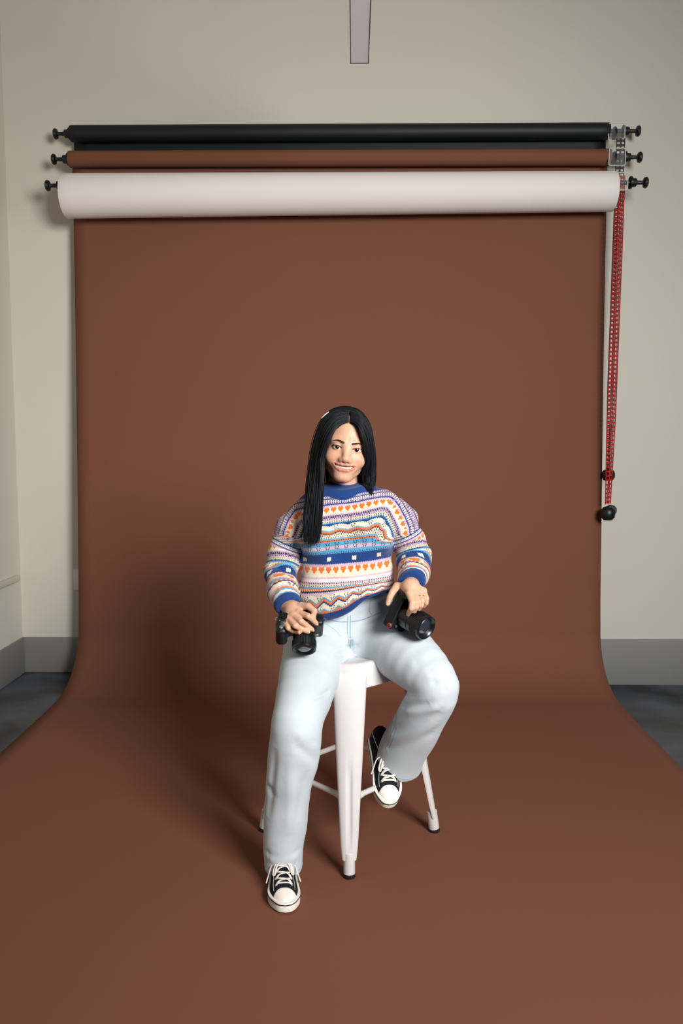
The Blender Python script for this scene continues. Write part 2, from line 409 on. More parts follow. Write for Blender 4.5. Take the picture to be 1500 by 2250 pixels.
# ================================================================ stool
fA = atZ(767, 1921, .01); fB = atZ(955, 1820, .01)
e1 = (fB-fA)[:2]; e2 = np.array([-e1[1], e1[0]]); fC = fA[:2]+(e1+e2)/2
stool = tag(empty('metal_stool', (fC[0], fC[1], 0)), 'white metal counter stool with tapered legs that the person sits on', 'stool')
A0 = math.atan2(e1[1], e1[0]); ca, sa = math.cos(A0), math.sin(A0); SIDE = float(np.hypot(*e1))
def sl(x, y, z): return np.array([ca*x-sa*y, sa*x+ca*y, z])          # stool square axes -> stool local
SEAT = .607; SH = .153                                               # seat top height, half side
def rsq(h, k, n=64, p=3.6):
    out = []
    for i in range(n):
        q = 2*math.pi*i/n; c, s_ = math.cos(q), math.sin(q); r = h/((abs(c)**p+abs(s_)**p)**(1/p)); out.append((r*c, r*s_))
    return out
V = []; Fc = []; rows = [(0.002, SEAT-.006), (.05, SEAT-.006), (.10, SEAT-.005), (.128, SEAT-.003), (.143, SEAT), (.150, SEAT-.002), (.155, SEAT-.008), (.158, SEAT-.020), (.161, SEAT-.045), (.164, SEAT-.072), (.161, SEAT-.072), (.155, SEAT-.03), (.145, SEAT-.012), (.05, SEAT-.012), (.002, SEAT-.012)]
for h, z in rows:
    for x, y in rsq(h, 0): V.append(sl(x, y, z))
n = 64
for j in range(len(rows)-1):
    for i in range(n): Fc.append((j*n+i, j*n+(i+1) % n, (j+1)*n+(i+1) % n, (j+1)*n+i))
mesh('seat', V, Fc, M_STOOL, stool, sharp=50)
def leg(sx, sy):
    """folded sheet leg: rounded outward channel that tapers to a round foot"""
    ft = np.array([sx*SIDE/2, sy*SIDE/2]); tp = np.array([sx*.119, sy*.119]); N = 44; V = []; Fc = []
    Z = [.052, .058, .09, .13, .16, .19, .22, .26, .29, .32, .36, .42, .48, .53, .56, SEAT-.036, SEAT-.027, SEAT-.019, SEAT-.013]
    out = nrm([sx, sy]); tan = np.array([-out[1], out[0]])
    for z in Z:
        f = (z-.02)/(SEAT-.02); c = lerp(ft, tp, f)-out*(.030*max(0.0, (z-(SEAT-.045))/.033)**2)
        wv = lerp(.0235, .0545, (z-.05)/(SEAT-.06)) if z > .075 else lerp(.021, .0248, (z-.052)/.023)
        g = float(sstep(.085, .11, z)*(1-sstep(.29, .32, z)))*.0055
        ring = []
        for sgn, off in ((1, 0.0), (-1, .002)):
            for k in range(N):
                q = math.pi*(k/(N-1)-.5)*1.16; kk = k if sgn > 0 else N-1-k; q = math.pi*(kk/(N-1)-.5)*1.16
                s_ = math.sin(q); cc = math.copysign(abs(math.cos(q))**.8, math.cos(q))
                gro = g*math.exp(-((s_*wv)/.0075)**4)
                p = c+tan*((wv-off)*s_)+out*((wv-off)*.55*cc-wv*.30-gro+.006)
                ring.append(sl(p[0], p[1], z))
        V += ring
    m_ = 2*N
    for j in range(len(Z)-1):
        for k in range(m_): Fc.append((j*m_+k, j*m_+(k+1) % m_, (j+1)*m_+(k+1) % m_, (j+1)*m_+k))
    for j in (0, len(Z)-1):
        for k in range(N-1): Fc.append((j*m_+k, j*m_+k+1, j*m_+m_-2-k, j*m_+m_-1-k))
    L = mesh('leg', V, Fc, M_STOOL, stool, sharp=40)
    a = sl(ft[0]-out[0]*.001, ft[1]-out[1]*.001, 0); up = sl(lerp(ft, tp, .12)[0], lerp(ft, tp, .12)[1], .085)
    MB().lathe([(.009, .0165), (.012, .0172), (.07, .0168), (.075, .012)], a, up, 20).build('foot_tube', M_STOOL, L)
    MB().lathe([(0, .0168), (.003, .0182), (.011, .0182), (.013, .016)], a, up, 20).build('rubber_foot', M_RUBBER, L)
for sx, sy in ((-1, -1), (1, -1), (1, 1), (-1, 1)): leg(sx, sy)
def legpt(sx, sy, z):
    f = (z-.02)/(SEAT-.02); return lerp(SIDE/2, .121, f)*np.array([sx, sy])
for (p, q) in (((-1, -1), (1, -1)), ((1, -1), (1, 1)), ((1, 1), (-1, 1)), ((-1, 1), (-1, -1))):
    z = .212; a = legpt(*p, z); b = legpt(*q, z); a2 = lerp(a, b, .05)*.93; b2 = lerp(b, a, .05)*.93
    T = [0, .03, .09, .125, .14, .5, .86, .875, .91, .97, 1]; R_ = [.012, .012, .0118, .0105, .0088, .0088, .0088, .0105, .0118, .012, .012]
    P = [sl(*(lerp(a2, b2, t)), z) for t in T]
    MB().tube(P, R_, 12, flat=1.0).build('stretcher', M_STOOL, stool)

# ================================================================ the person
person = tag(empty('person', at(765, 1445, 2.5)), 'person in striped jumper and pale jeans sitting on the stool, holding two cameras', 'person')
PO = np.array(person.location)
S_NAVY = lin(24, 58, 116); S_DNAVY = lin(20, 38, 80); S_OR = lin(222, 108, 42); S_CR = lin(216, 206, 182); S_LIL = lin(196, 166, 182); S_SKY = lin(82, 148, 184); S_WH = lin(214, 208, 204); S_TEAL = lin(54, 122, 156); S_HOLE = lin(34, 34, 46); S_YEL = lin(212, 198, 150)
# -- key joints, world space
LA = [at(676, 1126, 2.48), at(645, 1162, 2.475), at(624, 1212, 2.47), at(617, 1258, 2.44), at(621, 1297, 2.37), at(633, 1332, 2.31)]     # arm on the picture's left
LR = [.046, .054, .050, .050, .047, .038]
RA = [at(846, 1110, 2.48), at(878, 1146, 2.475), at(900, 1192, 2.48), at(910, 1230, 2.46), at(909, 1262, 2.40), at(904, 1283, 2.335)]
RR = [.048, .054, .050, .053, .047, .040]
TZ = np.array([at(760, y, 2.45)[2] for y in (1370, 1350, 1325, 1290, 1240, 1190, 1140, 1110, 1092, 1078, 1066, 1056)])
TXc = np.array([at(x, 1200, 2.45)[0] for x in (757, 757, 758, 760, 761, 762, 762, 762, 760, 758, 757, 756)])
TA = np.array([.112, .128, .141, .148, .143, .140, .150, .150, .138, .112, .080, .06])
TB = np.array([.105, .115, .122, .120, .112, .108, .106, .098, .088, .078, .062, .05])
TYc = np.array([2.475, 2.472, 2.47, 2.47, 2.475, 2.48, 2.485, 2.49, 2.49, 2.49, 2.49, 2.49])
oz = np.argsort(TZ)
def torso(P):
    z = P[:, 2]; a = np.interp(z, TZ[oz], TA[oz]); b = np.interp(z, TZ[oz], TB[oz]); xc = np.interp(z, TZ[oz], TXc[oz]); yc = np.interp(z, TZ[oz], TYc[oz])
    k = ((np.abs(P[:, 0]-xc)/a)**2.5+(np.abs(P[:, 1]-yc)/b)**2.5)**(1/2.5)
    d = (k-1)*np.minimum(a, b)
    return smax(d, np.maximum(TZ.min()-z, z-TZ.max()), .03)
UZ = .0003690                       # one pattern unit in metres
ZT = float(at(750, 1040, 2.37)[2]); XM = float(at(750, 1100, 2.37)[0])
ZPU = float((at(750, 1040, 2.37)[2]-at(750, 1380, 2.37)[2])/1275.0)
def units(P):                       # (u sideways, v downwards) pattern units on the body of the jumper
    return 675+(P[:, 0]-XM)/ZPU, (ZT-P[:, 2])/ZPU
def vwarp(u, v):
    k = np.interp(v, [150, 300, 500, 700, 900, 1050], [.10, .17, .12, .085, .06, .10])
    w_ = v+k*(np.clip(u, 250, 1000)-675)
    return w_+.85*(.5*(np.sqrt((np.minimum(u, 1010)-705)**2+70**2)+np.minimum(u, 1010)-705))*sstep(860, 1060, v)-.10*np.maximum(0, 690-u)*sstep(900, 1100, v)
colC = at(757, 1077, 2.475); colA, colB = .069, .064
tilt = .10
def collar(P):
    p = P-colC; z = p[:, 2]-tilt*p[:, 0]-.18*p[:, 1]
    q = np.sqrt((p[:, 0]/colA)**2+(p[:, 1]/colB)**2); r = (q-1)*.066
    return np.sqrt(r*r+(z/1.5)**2)-.0115
def sleeve(P, A, R): return chain(P, A, R, .012)
def sw_wr(P):                       # soft folds of the knit
    x, y, z = P.T
    return .0028*np.sin(42*x+18*z+9*y)*np.sin(55*z+12*x)+.0018*np.sin(95*z-40*x+30*y)
def fl_fold(P):
    d = 0
    for a, b, w_, am in FOLDS: d = d+am*np.exp(-(cap(P, a, b, 0, 0)/w_)**2)
    return d
FOLDS = [(at(668, 1150, 2.37), at(655, 1270, 2.36), .012, .010), (at(862, 1160, 2.37), at(866, 1280, 2.36), .012, .010),
         (at(596, 1243, 2.40), at(655, 1260, 2.36), .010, .008), (at(930, 1205, 2.40), at(880, 1225, 2.40), .009, .007),
         (at(700, 1262, 2.35), at(800, 1262, 2.35), .018, -.004), (at(650, 1320, 2.34), at(700, 1335, 2.34), .012, .005),
         (at(820, 1275, 2.34), at(868, 1290, 2.34), .012, .006), (at(598, 1205, 2.40), at(650, 1200, 2.39), .010, .006)]
def sweater(P):
    t = torso(P); t = smin(t, ell(P, at(700, 1170, 2.40), (.06, .035, .055)), .05); t = smin(t, ell(P, at(820, 1165, 2.40), (.06, .035, .055)), .05)
    t = smin(t, ell(P, at(750, 1300, 2.40), (.115, .05, .055)), .04)
    t = t+sw_wr(P)
    l = sleeve(P, LA, LR)+sw_wr(P)*.9; r = sleeve(P, RA, RR)+sw_wr(P)*.9
    d = smin(t, l, .014); d = smin(d, r, .014); d = d+fl_fold(P)
    u, v = units(P); front = (P[:, 1] < 2.49)
    cut = np.where(front, (vwarp(u, v)-1195)*ZPU*.75, (v-1150)*ZPU)
    arm = np.minimum(l, r)
    d = np.where(arm < t-.004, d, smax(d, cut, .012))
    # cuff end planes
    for A in (LA, RA):
        ax = nrm(A[-1]-A[-2]); pl = (P-A[-1])@ax-.006; nearw = np.linalg.norm(P-A[-1], axis=1) < .075
        d = np.where(nearw, smax(d, pl, .006), d)
    return smin(d, collar(P), .010)
def arm_param(P, A):
    best = np.full(len(P), 9.); tt = np.zeros(len(P)); acc = 0.
    for i in range(len(A)-1):
        ab = A[i+1]-A[i]; L = np.linalg.norm(ab); t = np.clip((P-A[i])@ab/(L*L), 0, 1); d = np.linalg.norm(P-A[i]-t[:, None]*ab, axis=1)
        m = d < best; best[m] = d[m]; tt[m] = acc+t[m]*L; acc += L
    return tt, acc, best
BANDS = [(0, 'solid', S_NAVY), (182, 'dots', S_LIL, S_NAVY), (198, 'solid', S_DNAVY), (207, 'dots', S_WH, S_DNAVY), (222, 'dots', S_LIL, S_DNAVY), (238, 'solid', S_NAVY), (250, 'solid', S_LIL),
         (260, 'heart', 62, 58), (322, 'solid', S_LIL), (334, 'dots', S_DNAVY, S_LIL), (352, 'dots', S_LIL, S_DNAVY), (372, 'dots', S_YEL, S_DNAVY), (388, 'dots', S_SKY, S_NAVY), (398, 'solid', S_NAVY), (410, 'eye', S_CR, 140, 38),
         (448, 'solid', S_SKY), (458, 'solid', S_OR), (472, 'dots', S_DNAVY, S_OR), (486, 'dots', S_CR, S_HOLE), (520, 'solid', S_SKY), (532, 'dots', S_OR, S_HOLE), (548, 'eye', S_SKY, 75, 40), (588, 'eye', S_LIL, 75, 28), (616, 'solid', S_SKY), (634, 'dots', S_SKY, S_NAVY),
         (652, 'square', 84, 205), (736, 'solid', S_LIL), (750, 'heart', 74, 60), (824, 'solid', S_CR), (838, 'solid', S_LIL), (852, 'solid', S_WH), (878, 'dots', S_LIL, S_HOLE), (898, 'dots', S_CR, S_HOLE), (914, 'solid', S_SKY), (926, 'dots', S_OR, S_YEL), (940, 'solid', S_DNAVY), (952, 'solid', S_LIL), (970, 'eye', S_CR, 110, 36),
         (1006, 'solid', S_SKY), (1020, 'solid', S_OR), (1038, 'solid', S_NAVY), (1054, 'eye', S_CR, 110, 44), (1098, 'solid', S_SKY), (1110, 'solid', S_OR), (1122, 'solid', S_NAVY)]
SLV = [(0, 'solid', S_NAVY), (12, 'dots', S_WH, S_DNAVY), (34, 'solid', S_NAVY), (44, 'solid', S_LIL), (52, 'heart', 66, 58), (118, 'solid', S_LIL), (130, 'dots', S_DNAVY, S_LIL), (150, 'dots', S_LIL, S_DNAVY), (172, 'dots', S_YEL, S_TEAL), (194, 'solid', S_NAVY), (206, 'solid', S_SKY), (218, 'eye', S_CR, 120, 34), (252, 'solid', S_OR), (266, 'solid', S_DNAVY), (280, 'dots', S_CR, S_HOLE), (302, 'solid', S_OR), (314, 'solid', S_SKY),
       (334, 'square', 74, 190), (408, 'solid', S_LIL), (418, 'heart', 60, 58), (478, 'solid', S_LIL), (490, 'solid', S_SKY), (504, 'dots', S_OR, S_YEL), (520, 'solid', S_NAVY), (534, 'eye', S_CR, 110, 34), (568, 'solid', S_LIL), (582, 'solid', S_OR), (594, 'solid', S_SKY), (608, 'solid', S_WH), (630, 'solid', S_SKY), (642, 'solid', S_OR), (656, 'solid', S_NAVY)]
def pattern(u, v, bands, zig):
    C = np.zeros((len(u), 3)); tri = lambda x, p: np.abs((x/p) % 1-.5)*2
    v = v+(tri(u, 15)-.5)*7
    if zig:
        v = v-(tri(u, 118)-.5)*46*sstep(955, 1000, v)*(1-sstep(1085, 1125, v))-(tri(u+20, 150)-.5)*20*sstep(395, 420, v)*(1-sstep(478, 495, v))
    st = np.array([b[0] for b in bands]); ix = np.clip(np.searchsorted(st, v, side='right')-1, 0, len(bands)-1)
    for i, b in enumerate(bands):
        m = ix == i
        if not m.any(): continue
        uu, vv = u[m], v[m]-b[0]; h = (bands[i+1][0]-b[0]) if i+1 < len(bands) else 60
        if b[1] == 'solid': c = np.tile(b[2], (m.sum(), 1))
        elif b[1] == 'dots':
            row = np.floor(vv/17); dm = (np.abs(((uu+row*8)/19) % 1-.5) < .2) & (np.abs((vv/17) % 1-.5) < .32); c = np.where(dm[:, None], b[3], b[2])
        elif b[1] == 'heart':
            p = b[3]; x = ((uu/p) % 1-.5)*2; y = vv/b[2]
            top = .10+.07*np.exp(-(x/.22)**2); wid = np.where(y < .38, .80*np.sqrt(np.clip(1-((.38-y)/.34)**2, 0, 1)), .80*(1-(y-.38)/.46))
            dm = (y > top) & (y < .84) & (np.abs(x) < wid); c = np.where(dm[:, None], S_OR, S_CR)
            c = np.where(((y < .12) & ~dm)[:, None], S_LIL, c)
        elif b[1] == 'square':
            p = b[3]; x = np.abs(((uu-675)/p) % 1-.5)*p; y = np.abs(vv-b[2]*.52); dm = (x < 17) & (y < 16); c = np.where(dm[:, None], S_CR, S_NAVY)
            hole = (np.abs((uu/22) % 1-.5) < .12) & (np.abs(((vv-b[2]*.25)/(b[2]*.5)) % 1-.5) < .06); c = np.where(hole[:, None] & ~dm[:, None], S_DNAVY, c)
        elif b[1] == 'eye':
            p = b[3]; x = ((uu/p) % 1-.5)*p; y = vv-b[4]*.5
            dm = np.zeros(m.sum(), bool)
            for dx, dy in ((-13, -8), (13, -8), (-8, 8), (8, 8)): dm |= ((x-dx)/4.5)**2+((y-dy)/6)**2 < 1
            c = np.where(dm[:, None], S_HOLE, np.tile(b[2], (m.sum(), 1)))
        C[m] = c
    return C
V, Q = nets(sweater, (-.20, 2.25, .70), (.36, 2.64, 1.19), .0042)
V = relax(V, Q, 2, .4)
V, Q = subdiv(V, Q); V = relax(V, Q, 1, .5)
V1, Q1 = subdiv(V, Q)
def sweater_col(P):
    u, v = units(P); vb = vwarp(u, v)
    # over the shoulders the bands run parallel to the outline of the drop shoulder
    tl, Ll, dl = arm_param(P, LA); tr, Lr, dr = arm_param(P, RA)
    tt = torso(P)
    def pdist(L):
        Z3 = np.stack([u, v, np.zeros_like(u)], 1); d = None
        for i in range(len(L)-1):
            e = cap(Z3, (*L[i], 0), (*L[i+1], 0), 0, 0); d = e if d is None else np.minimum(d, e)
        return d
    dd = np.minimum(pdist([(650, 183), (560, 178), (470, 158), (430, 155), (340, 190), (240, 265), (172, 365), (127, 480), (118, 560)]), pdist([(700, 182), (800, 168), (880, 138), (940, 108), (1020, 95), (1120, 140), (1200, 235), (1256, 337), (1300, 440), (1314, 560)]))
    vt = 184+np.maximum(0, dd-6)*1.05; k = 26.; h = np.clip(.5+.5*(vt-vb)/k, 0, 1); vv = vt*(1-h)+vb*h-k*h*(1-h)
    def parc(L, u0, sg):
        best = np.full(len(u), 1e9); arc = np.zeros(len(u)); acc = 0.
        for i in range(len(L)-1):
            p = np.array(L[i], float); e = np.array(L[i+1], float)-p; ln = np.hypot(*e); t = np.clip(((u-p[0])*e[0]+(v-p[1])*e[1])/ln**2, 0, 1)
            dq = np.hypot(u-p[0]-t*e[0], v-p[1]-t*e[1]); m_ = dq < best; best[m_] = dq[m_]; arc[m_] = acc+t[m_]*ln; acc += ln
        return u0+sg*arc
    ua = np.where(u < 690, parc([(470, 135), (430, 150), (340, 190), (240, 265), (172, 365), (127, 480), (118, 560)], 470, -1), parc([(880, 110), (930, 100), (1020, 95), (1120, 140), (1200, 235), (1256, 337), (1300, 440), (1314, 560)], 880, 1))
    uu0 = np.where((h < .35) & (v < 560), ua, u)
    lowb = sstep(520, 600, v); vv = lerp(vv, vb, lowb)
    C = pattern(uu0, vv, BANDS, True)
    for A, tp, L, dist, seam, R in ((LA, tl, Ll, dl, np.linalg.norm(LA[1]-LA[0])+.62*np.linalg.norm(LA[2]-LA[1]), LR), (RA, tr, Lr, dr, np.linalg.norm(RA[1]-RA[0])+.55*np.linalg.norm(RA[2]-RA[1]), RR)):
        rad = np.interp(tp, np.concatenate([[0], np.cumsum([np.linalg.norm(A[i+1]-A[i]) for i in range(len(A)-1)])]), R)
        m = (tp > seam) & (dist-rad < tt+.0)
        ax = nrm(A[3]-A[1]); s1 = nrm(np.cross(ax, (0, 1, 0))); s2 = np.cross(s1, ax)
        near = P-np.array(A[3]); ang = np.arctan2(near@s1, near@s2)
        uu = ang*.052/ZPU
        Ls = (L-seam)/ZPU; va = (tp-seam)/ZPU*(690/Ls)
        end = (P-A[-1])@nrm(A[-1]-A[-2]); va = np.where(end > -.018, 670, va)
        C2 = pattern(uu, va, SLV, False); C[m] = C2[m]
    cm = collar(P) < .004; C[cm] = S_NAVY
    return C
sc = sweater_col(V1)
M_KNIT = mat('striped_knit', (.5, .5, .5), .9, spec=.2, attr='Col', noise=(420, .10), bump=(420, .55, .0025), sheen=.15)
mesh('sweater', V1-PO, Q1, M_KNIT, person, colors=sc)

# ---------------------------------------------------------------- jeans
JL = [at(705, 1392, 2.52), at(692, 1440, 2.42), at(675, 1505, 2.29), at(655, 1580, 2.185), at(646, 1650, 2.185), at(634, 1730, 2.195), at(627, 1800, 2.20), at(623, 1862, 2.205), at(622, 1915, 2.207)]
JLr = [.104, .102, .087, .073, .074, .065, .063, .058, .055]
JR = [at(825, 1388, 2.52), at(868, 1418, 2.43), at(915, 1458, 2.32), at(958, 1506, 2.245), at(934, 1560, 2.30), at(904, 1615, 2.37), at(883, 1652, 2.415), at(871, 1680, 2.44)]
JRr = [.104, .098, .084, .066, .072, .074, .075, .077]
def resamp(A, R):
    X = crom(np.hstack([np.array(A), np.array(R)[:, None]]), 3); return list(X[:, :3]), list(X[:, 3])
JLs, JLrs = resamp(JL, JLr); JRs, JRrs = resamp(JR, JRr)
def jhem(A): return nrm(A[-1]-A[-2])
JC = []                              # creases: (a, b, width, depth)
def jeans0(P):
    l = chain(P, JLs, JLrs); r = chain(P, JRs, JRrs)
    pel = smin(ell(P, at(765, 1385, 2.53), (.165, .125, .10)), ell(P, at(765, 1330, 2.52), (.138, .105, .11)), .05)
    return l, r, pel
def jeans_nc(P):
    l, r, pel = jeans0(P); x, y, z = P.T
    wob = .0012*np.sin(31*z+11*x)*np.sin(24*y+19*x)+.0007*np.sin(66*z+35*y+20*x)
    l = l+wob; r = r+wob*1.1
    return smin(smin(l, pel, .032), smin(r, pel, .032), .008)
def cr(p1, p2, w_, am): JC.append((march(jeans_nc, *p1), march(jeans_nc, *p2), w_, am))
for c_ in (((800, 1462), (915, 1452), .009, .0035), ((812, 1472), (905, 1464), .009, -.002), ((846, 1490), (945, 1472), .009, .004), ((856, 1501), (940, 1487), .009, -.003), ((876, 1524), (955, 1500), .008, .0055), ((884, 1537), (985, 1512), .009, -.0045), ((880, 1552), (945, 1545), .009, .004), ((888, 1565), (965, 1550), .010, -.003),
           ((858, 1602), (970, 1562), .011, .003), ((846, 1645), (955, 1605), .012, .003), ((852, 1622), (962, 1584), .012, -.0025), ((980, 1514), (1010, 1512), .007, .005),
           ((588, 1612), (650, 1628), .009, .0025), ((590, 1597), (650, 1612), .010, -.002), ((650, 1636), (697, 1676), .010, .0028), ((686, 1538), (726, 1516), .006, .0025), ((604, 1640), (588, 1800), .012, .0022), ((640, 1660), (634, 1840), .014, -.0018), ((674, 1690), (655, 1810), .011, .002), ((690, 1640), (704, 1662), .009, -.003),
           ((584, 1872), (655, 1868), .008, .0035), ((590, 1886), (652, 1882), .008, -.0025), ((584, 1720), (602, 1750), .009, .002),
           ((695, 1390), (769, 1428), .006, .0055), ((771, 1428), (855, 1342), .006, .0055), ((769, 1405), (770, 1440), .006, .006), ((800, 1352), (870, 1332), .007, .0035), ((790, 1367), (850, 1353), .007, .003), ((735, 1442), (766, 1432), .007, .002)): cr(*c_)
def folds(P):
    d = np.zeros(len(P))
    for a, b, w_, am in JC:
        ab_ = b-a; t_ = np.clip((P-a)@ab_/(ab_@ab_), 0, 1); dq = np.linalg.norm(P-a-t_[:, None]*ab_, axis=1)
        d = d+am*2.4*np.exp(-(dq/(w_*1.25+.0005))**2)*np.sin(np.pi*np.clip(t_, .02, .98))**.6
    return d
def jeans(P, fold=True):
    d = jeans_nc(P)+(folds(P) if fold else 0)
    for A, R, ro in ((JL, JLr, .047), (JR, JRr, .058)):
        ax = jhem(A); e = A[-1]-ax*.006; q = (P-e)@ax; near = np.linalg.norm(P-A[-1], axis=1) < .16
        d = np.where(near, np.maximum(d, q), d)
        inner = cap(P, e-ax*.07, e+ax*.05, ro*.6, ro+.002); d = np.where(near, np.maximum(d, -inner), d)
    top = P[:, 2]-float(at(765, 1300, 2.45)[2]); return np.maximum(d, top)
# the hem on the bent leg is wider than deep: flare it
def vnormals(V, Q):
    n = np.cross(V[Q[:, 2]]-V[Q[:, 0]], V[Q[:, 3]]-V[Q[:, 1]]); N = np.zeros_like(V)
    for d in range(3): N[:, d] = sum(np.bincount(Q[:, i], weights=n[:, d], minlength=len(V)) for i in range(4))
    return N/(np.linalg.norm(N, axis=1)[:, None]+1e-12)
def jeans_smooth(P): return jeans(P, False)
V, Q = nets(jeans_smooth, (-.23, 2.02, .02), (.47, 2.68, .84), .0048)
V = relax(V, Q, 7, .5); V, Q = subdiv(V, Q); V = relax(V, Q, 3, .5); V = V-vnormals(V, Q)*folds(V)[:, None]*1.2; V = relax(V, Q, 1, .4)
M_DENIM = mat('pale_denim', lin(193, 203, 209), .85, spec=.2, noise=(7, .07), bump=(700, .25, .0015), sheen=.1)
M_DENIMD = mat('denim_stitch', lin(146, 168, 184), .9, spec=.2)
jo = mesh('jeans', V-PO, Q, M_DENIM, person)
from mathutils.bvhtree import BVHTree
JBV = BVHTree.FromPolygons(V.tolist(), Q.tolist())
def hit(o, d):
    h_ = JBV.ray_cast(Vector(o), Vector(d).normalized()); return np.array(h_[0]) if h_[0] is not None else None
def seam(px, r=.0014, name='seam', m=None, f=jeans, lift=.0, n=5):
    P = [hit(CAM, ray(*p)) for p in crom(px, n)]; P = np.array([p for p in P if p is not None]); MB().tube(P-PO+np.array([0, -lift, 0]), r, 6).build(name, m or M_DENIMD, jo)
seam([(770, 1352), (769, 1385), (770, 1424)]); seam([(764, 1354), (763, 1385), (767, 1420)], .001)
seam([(716, 1361), (745, 1366), (765, 1366)], .0016); seam([(768, 1366), (795, 1362), (835, 1346)], .0016)
seam([(704, 1378), (716, 1372), (735, 1384), (748, 1398)], .0009); seam([(782, 1442), (815, 1462), (850, 1490)], .0010)
seam([(872, 1565), (866, 1600), (851, 1640)], .0010); seam([(878, 1565), (872, 1602), (857, 1643)], .0009)
seam([(815, 1318), (812, 1340), (820, 1352)], .0035, 'belt_loop', M_DENIM)
for A, rr in ((JL, JLr), (JR, JRr)):       # hem stitching ring
    ax = jhem(A); c = A[-1]-ax*.024; u = nrm(np.cross(ax, (0, 1, 0))); v_ = np.cross(ax, u); P = []
    for q in np.linspace(0, 2*math.pi, 48, endpoint=False):
        d = u*math.cos(q)+v_*math.sin(q); o = c+d*.10; h_ = hit(o, -d); P.append(h_ if h_ is not None and np.linalg.norm(h_-c) < .1 else c+d*.06)
    MB().tube(np.array(P)-PO, .0012, 6, closed=True).build('hem_stitch', M_DENIMD, jo)
# ---------------------------------------------------------------- sneakers
M_CANVAS = mat('black_canvas', lin(24, 28, 36), .85, spec=.2, bump=(900, .3, .001))
M_SOLE = mat('white_rubber', lin(236, 230, 220), .5, noise=(30, .03))
M_LACE = mat('white_lace', lin(222, 214, 206), .85, bump=(1500, .3, .0008))
M_EYELET = mat('eyelet_metal', lin(205, 212, 215), .3, .9)
SST = np.array([(0, .021, .070), (.004, .026, .078), (.014, .031, .083), (.035, .0335, .084), (.065, .034, .080), (.095, .035, .084), (.115, .036, .079), (.135, .0375, .071), (.155, .0395, .062), (.175, .0413, .054), (.190, .0408, .0485), (.203, .0388, .0445), (.214, .0355, .0420), (.224, .0312, .0395), (.232, .0265, .0372), (.239, .0210, .0345), (.244, .0155, .0315), (.247, .0105, .0288), (.2485, .0062, .0268)])
def sneaker(H, T, U, lab, mirror=1):
    T = nrm(T); W_ = nrm(np.cross(T, U)); U = np.cross(W_, T)
    o = empty('sneaker'); o.parent = person; o['label'] = lab
    o.matrix_local = Matrix(((T[0], W_[0], U[0], H[0]-PO[0]), (T[1], W_[1], U[1], H[1]-PO[1]), (T[2], W_[2], U[2], H[2]-PO[2]), (0, 0, 0, 1)))
    def ab(l): return np.interp(l, SST[:, 0], SST[:, 1]), np.interp(l, SST[:, 0], SST[:, 2])
    bend = lambda l: mirror*.006*math.sin(math.pi*l/.25)
    def S(l, ph, off=0.0):
        a, h = ab(l); a += off; h += off; c = math.cos(ph); s_ = math.sin(ph)
        return np.array([l, a*math.copysign(abs(c)**.75, c)*(1-.10*s_)+bend(l), .012+(h-.012)*s_**.85])
    def skin(ls, off, n=26, lid=True):
        V = []; Fc = []
        for l in ls:
            for k in range(n+1): V.append(S(l, math.pi*k/n, off))
        m_ = n+1
        for j in range(len(ls)-1):
            for k in range(n): Fc.append((j*m_+k, (j+1)*m_+k, (j+1)*m_+k+1, j*m_+k+1))
        Fc.append(tuple(range(m_))); Fc.append(tuple((len(ls)-1)*m_+k for k in range(m_-1, -1, -1))); return V, Fc
    V, Fc = skin(np.linspace(0, .2484, 56), 0); mesh('canvas_upper', V, Fc, M_CANVAS, o)
    # rubber toe cap: curved rear edge
    V = []; Fc = []; n = 28; m_ = n+1; K = 10
    for j in range(K+1):
        for k in range(m_):
            ph = math.pi*(.04+.92*k/n); l0 = .198+.020*abs(math.cos(ph))**2.0; V.append(S(lerp(l0, .2485, j/K), ph, .0022 if j > 0 else -.001))
    for j in range(K):
        for k in range(n): Fc.append((j*m_+k, (j+1)*m_+k, (j+1)*m_+k+1, j*m_+k+1))
    mesh('toe_cap', V, Fc, M_SOLE, o)
    # foxing / sole: outline swept up
    def outline(off):
        P = []
        L = np.concatenate([np.linspace(0, .02, 6), np.linspace(.035, .205, 18), [.214, .222, .228, .233, .238, .242, .245, .2472]])
        L = np.unique(np.sort(L))
        up_ = [(l, ab(l)[0]+off) for l in L]; tip = (.2490+off*1.3, 0)
        right = [(l-(off if l < .004 else 0)+(off*float(sstep(.22, .249, l))), w_+bend(l)) for l, w_ in up_]; left = [(l-(off if l < .004 else 0)+(off*float(sstep(.22, .249, l))), -w_+bend(l)) for l, w_ in up_]
        return right+[(tip[0], bend(.25))]+left[::-1]
    rows = [(-.004, .0), (.001, .001), (.0035, .002), (.0045, .0225), (.0035, .0245), (-.004, .025)]; V = []; Fc = []
    toe = lambda l, z: z+(.006*float(sstep(.17, .25, l)) if z > .02 else .004*float(sstep(.20, .25, l))*(1 if z < .02 else 0))
    n = None
    for off, z in rows:
        P = outline(off); n = len(P)
        for l, w_ in P: V.append((l, w_, toe(l, z)))
    for j in range(len(rows)-1):
        for k in range(n): Fc.append((j*n+k, j*n+(k+1) % n, (j+1)*n+(k+1) % n, (j+1)*n+k))
    Fc.append(tuple(range(n-1, -1, -1)))
    so = mesh('rubber_sole', V, Fc, M_SOLE, o, sharp=50)
    P = outline(.0049); MB().tube([(l, w_, toe(l, .0203)) for l, w_ in P], .0013, 5, closed=True).build('sole_stripe', M_CANVAS, o)
    # dark line where the toe cap meets the foxing
    ph_ = [math.pi*(.06+.88*k/30) for k in range(31)]
    # laces
    rowsL = [.188, .169, .150, .131, .113]; dphi = [.50, .50, .50, .48, .46]
    def E_(i, s_): return S(rowsL[i], math.pi/2+s_*dphi[i], .0012)
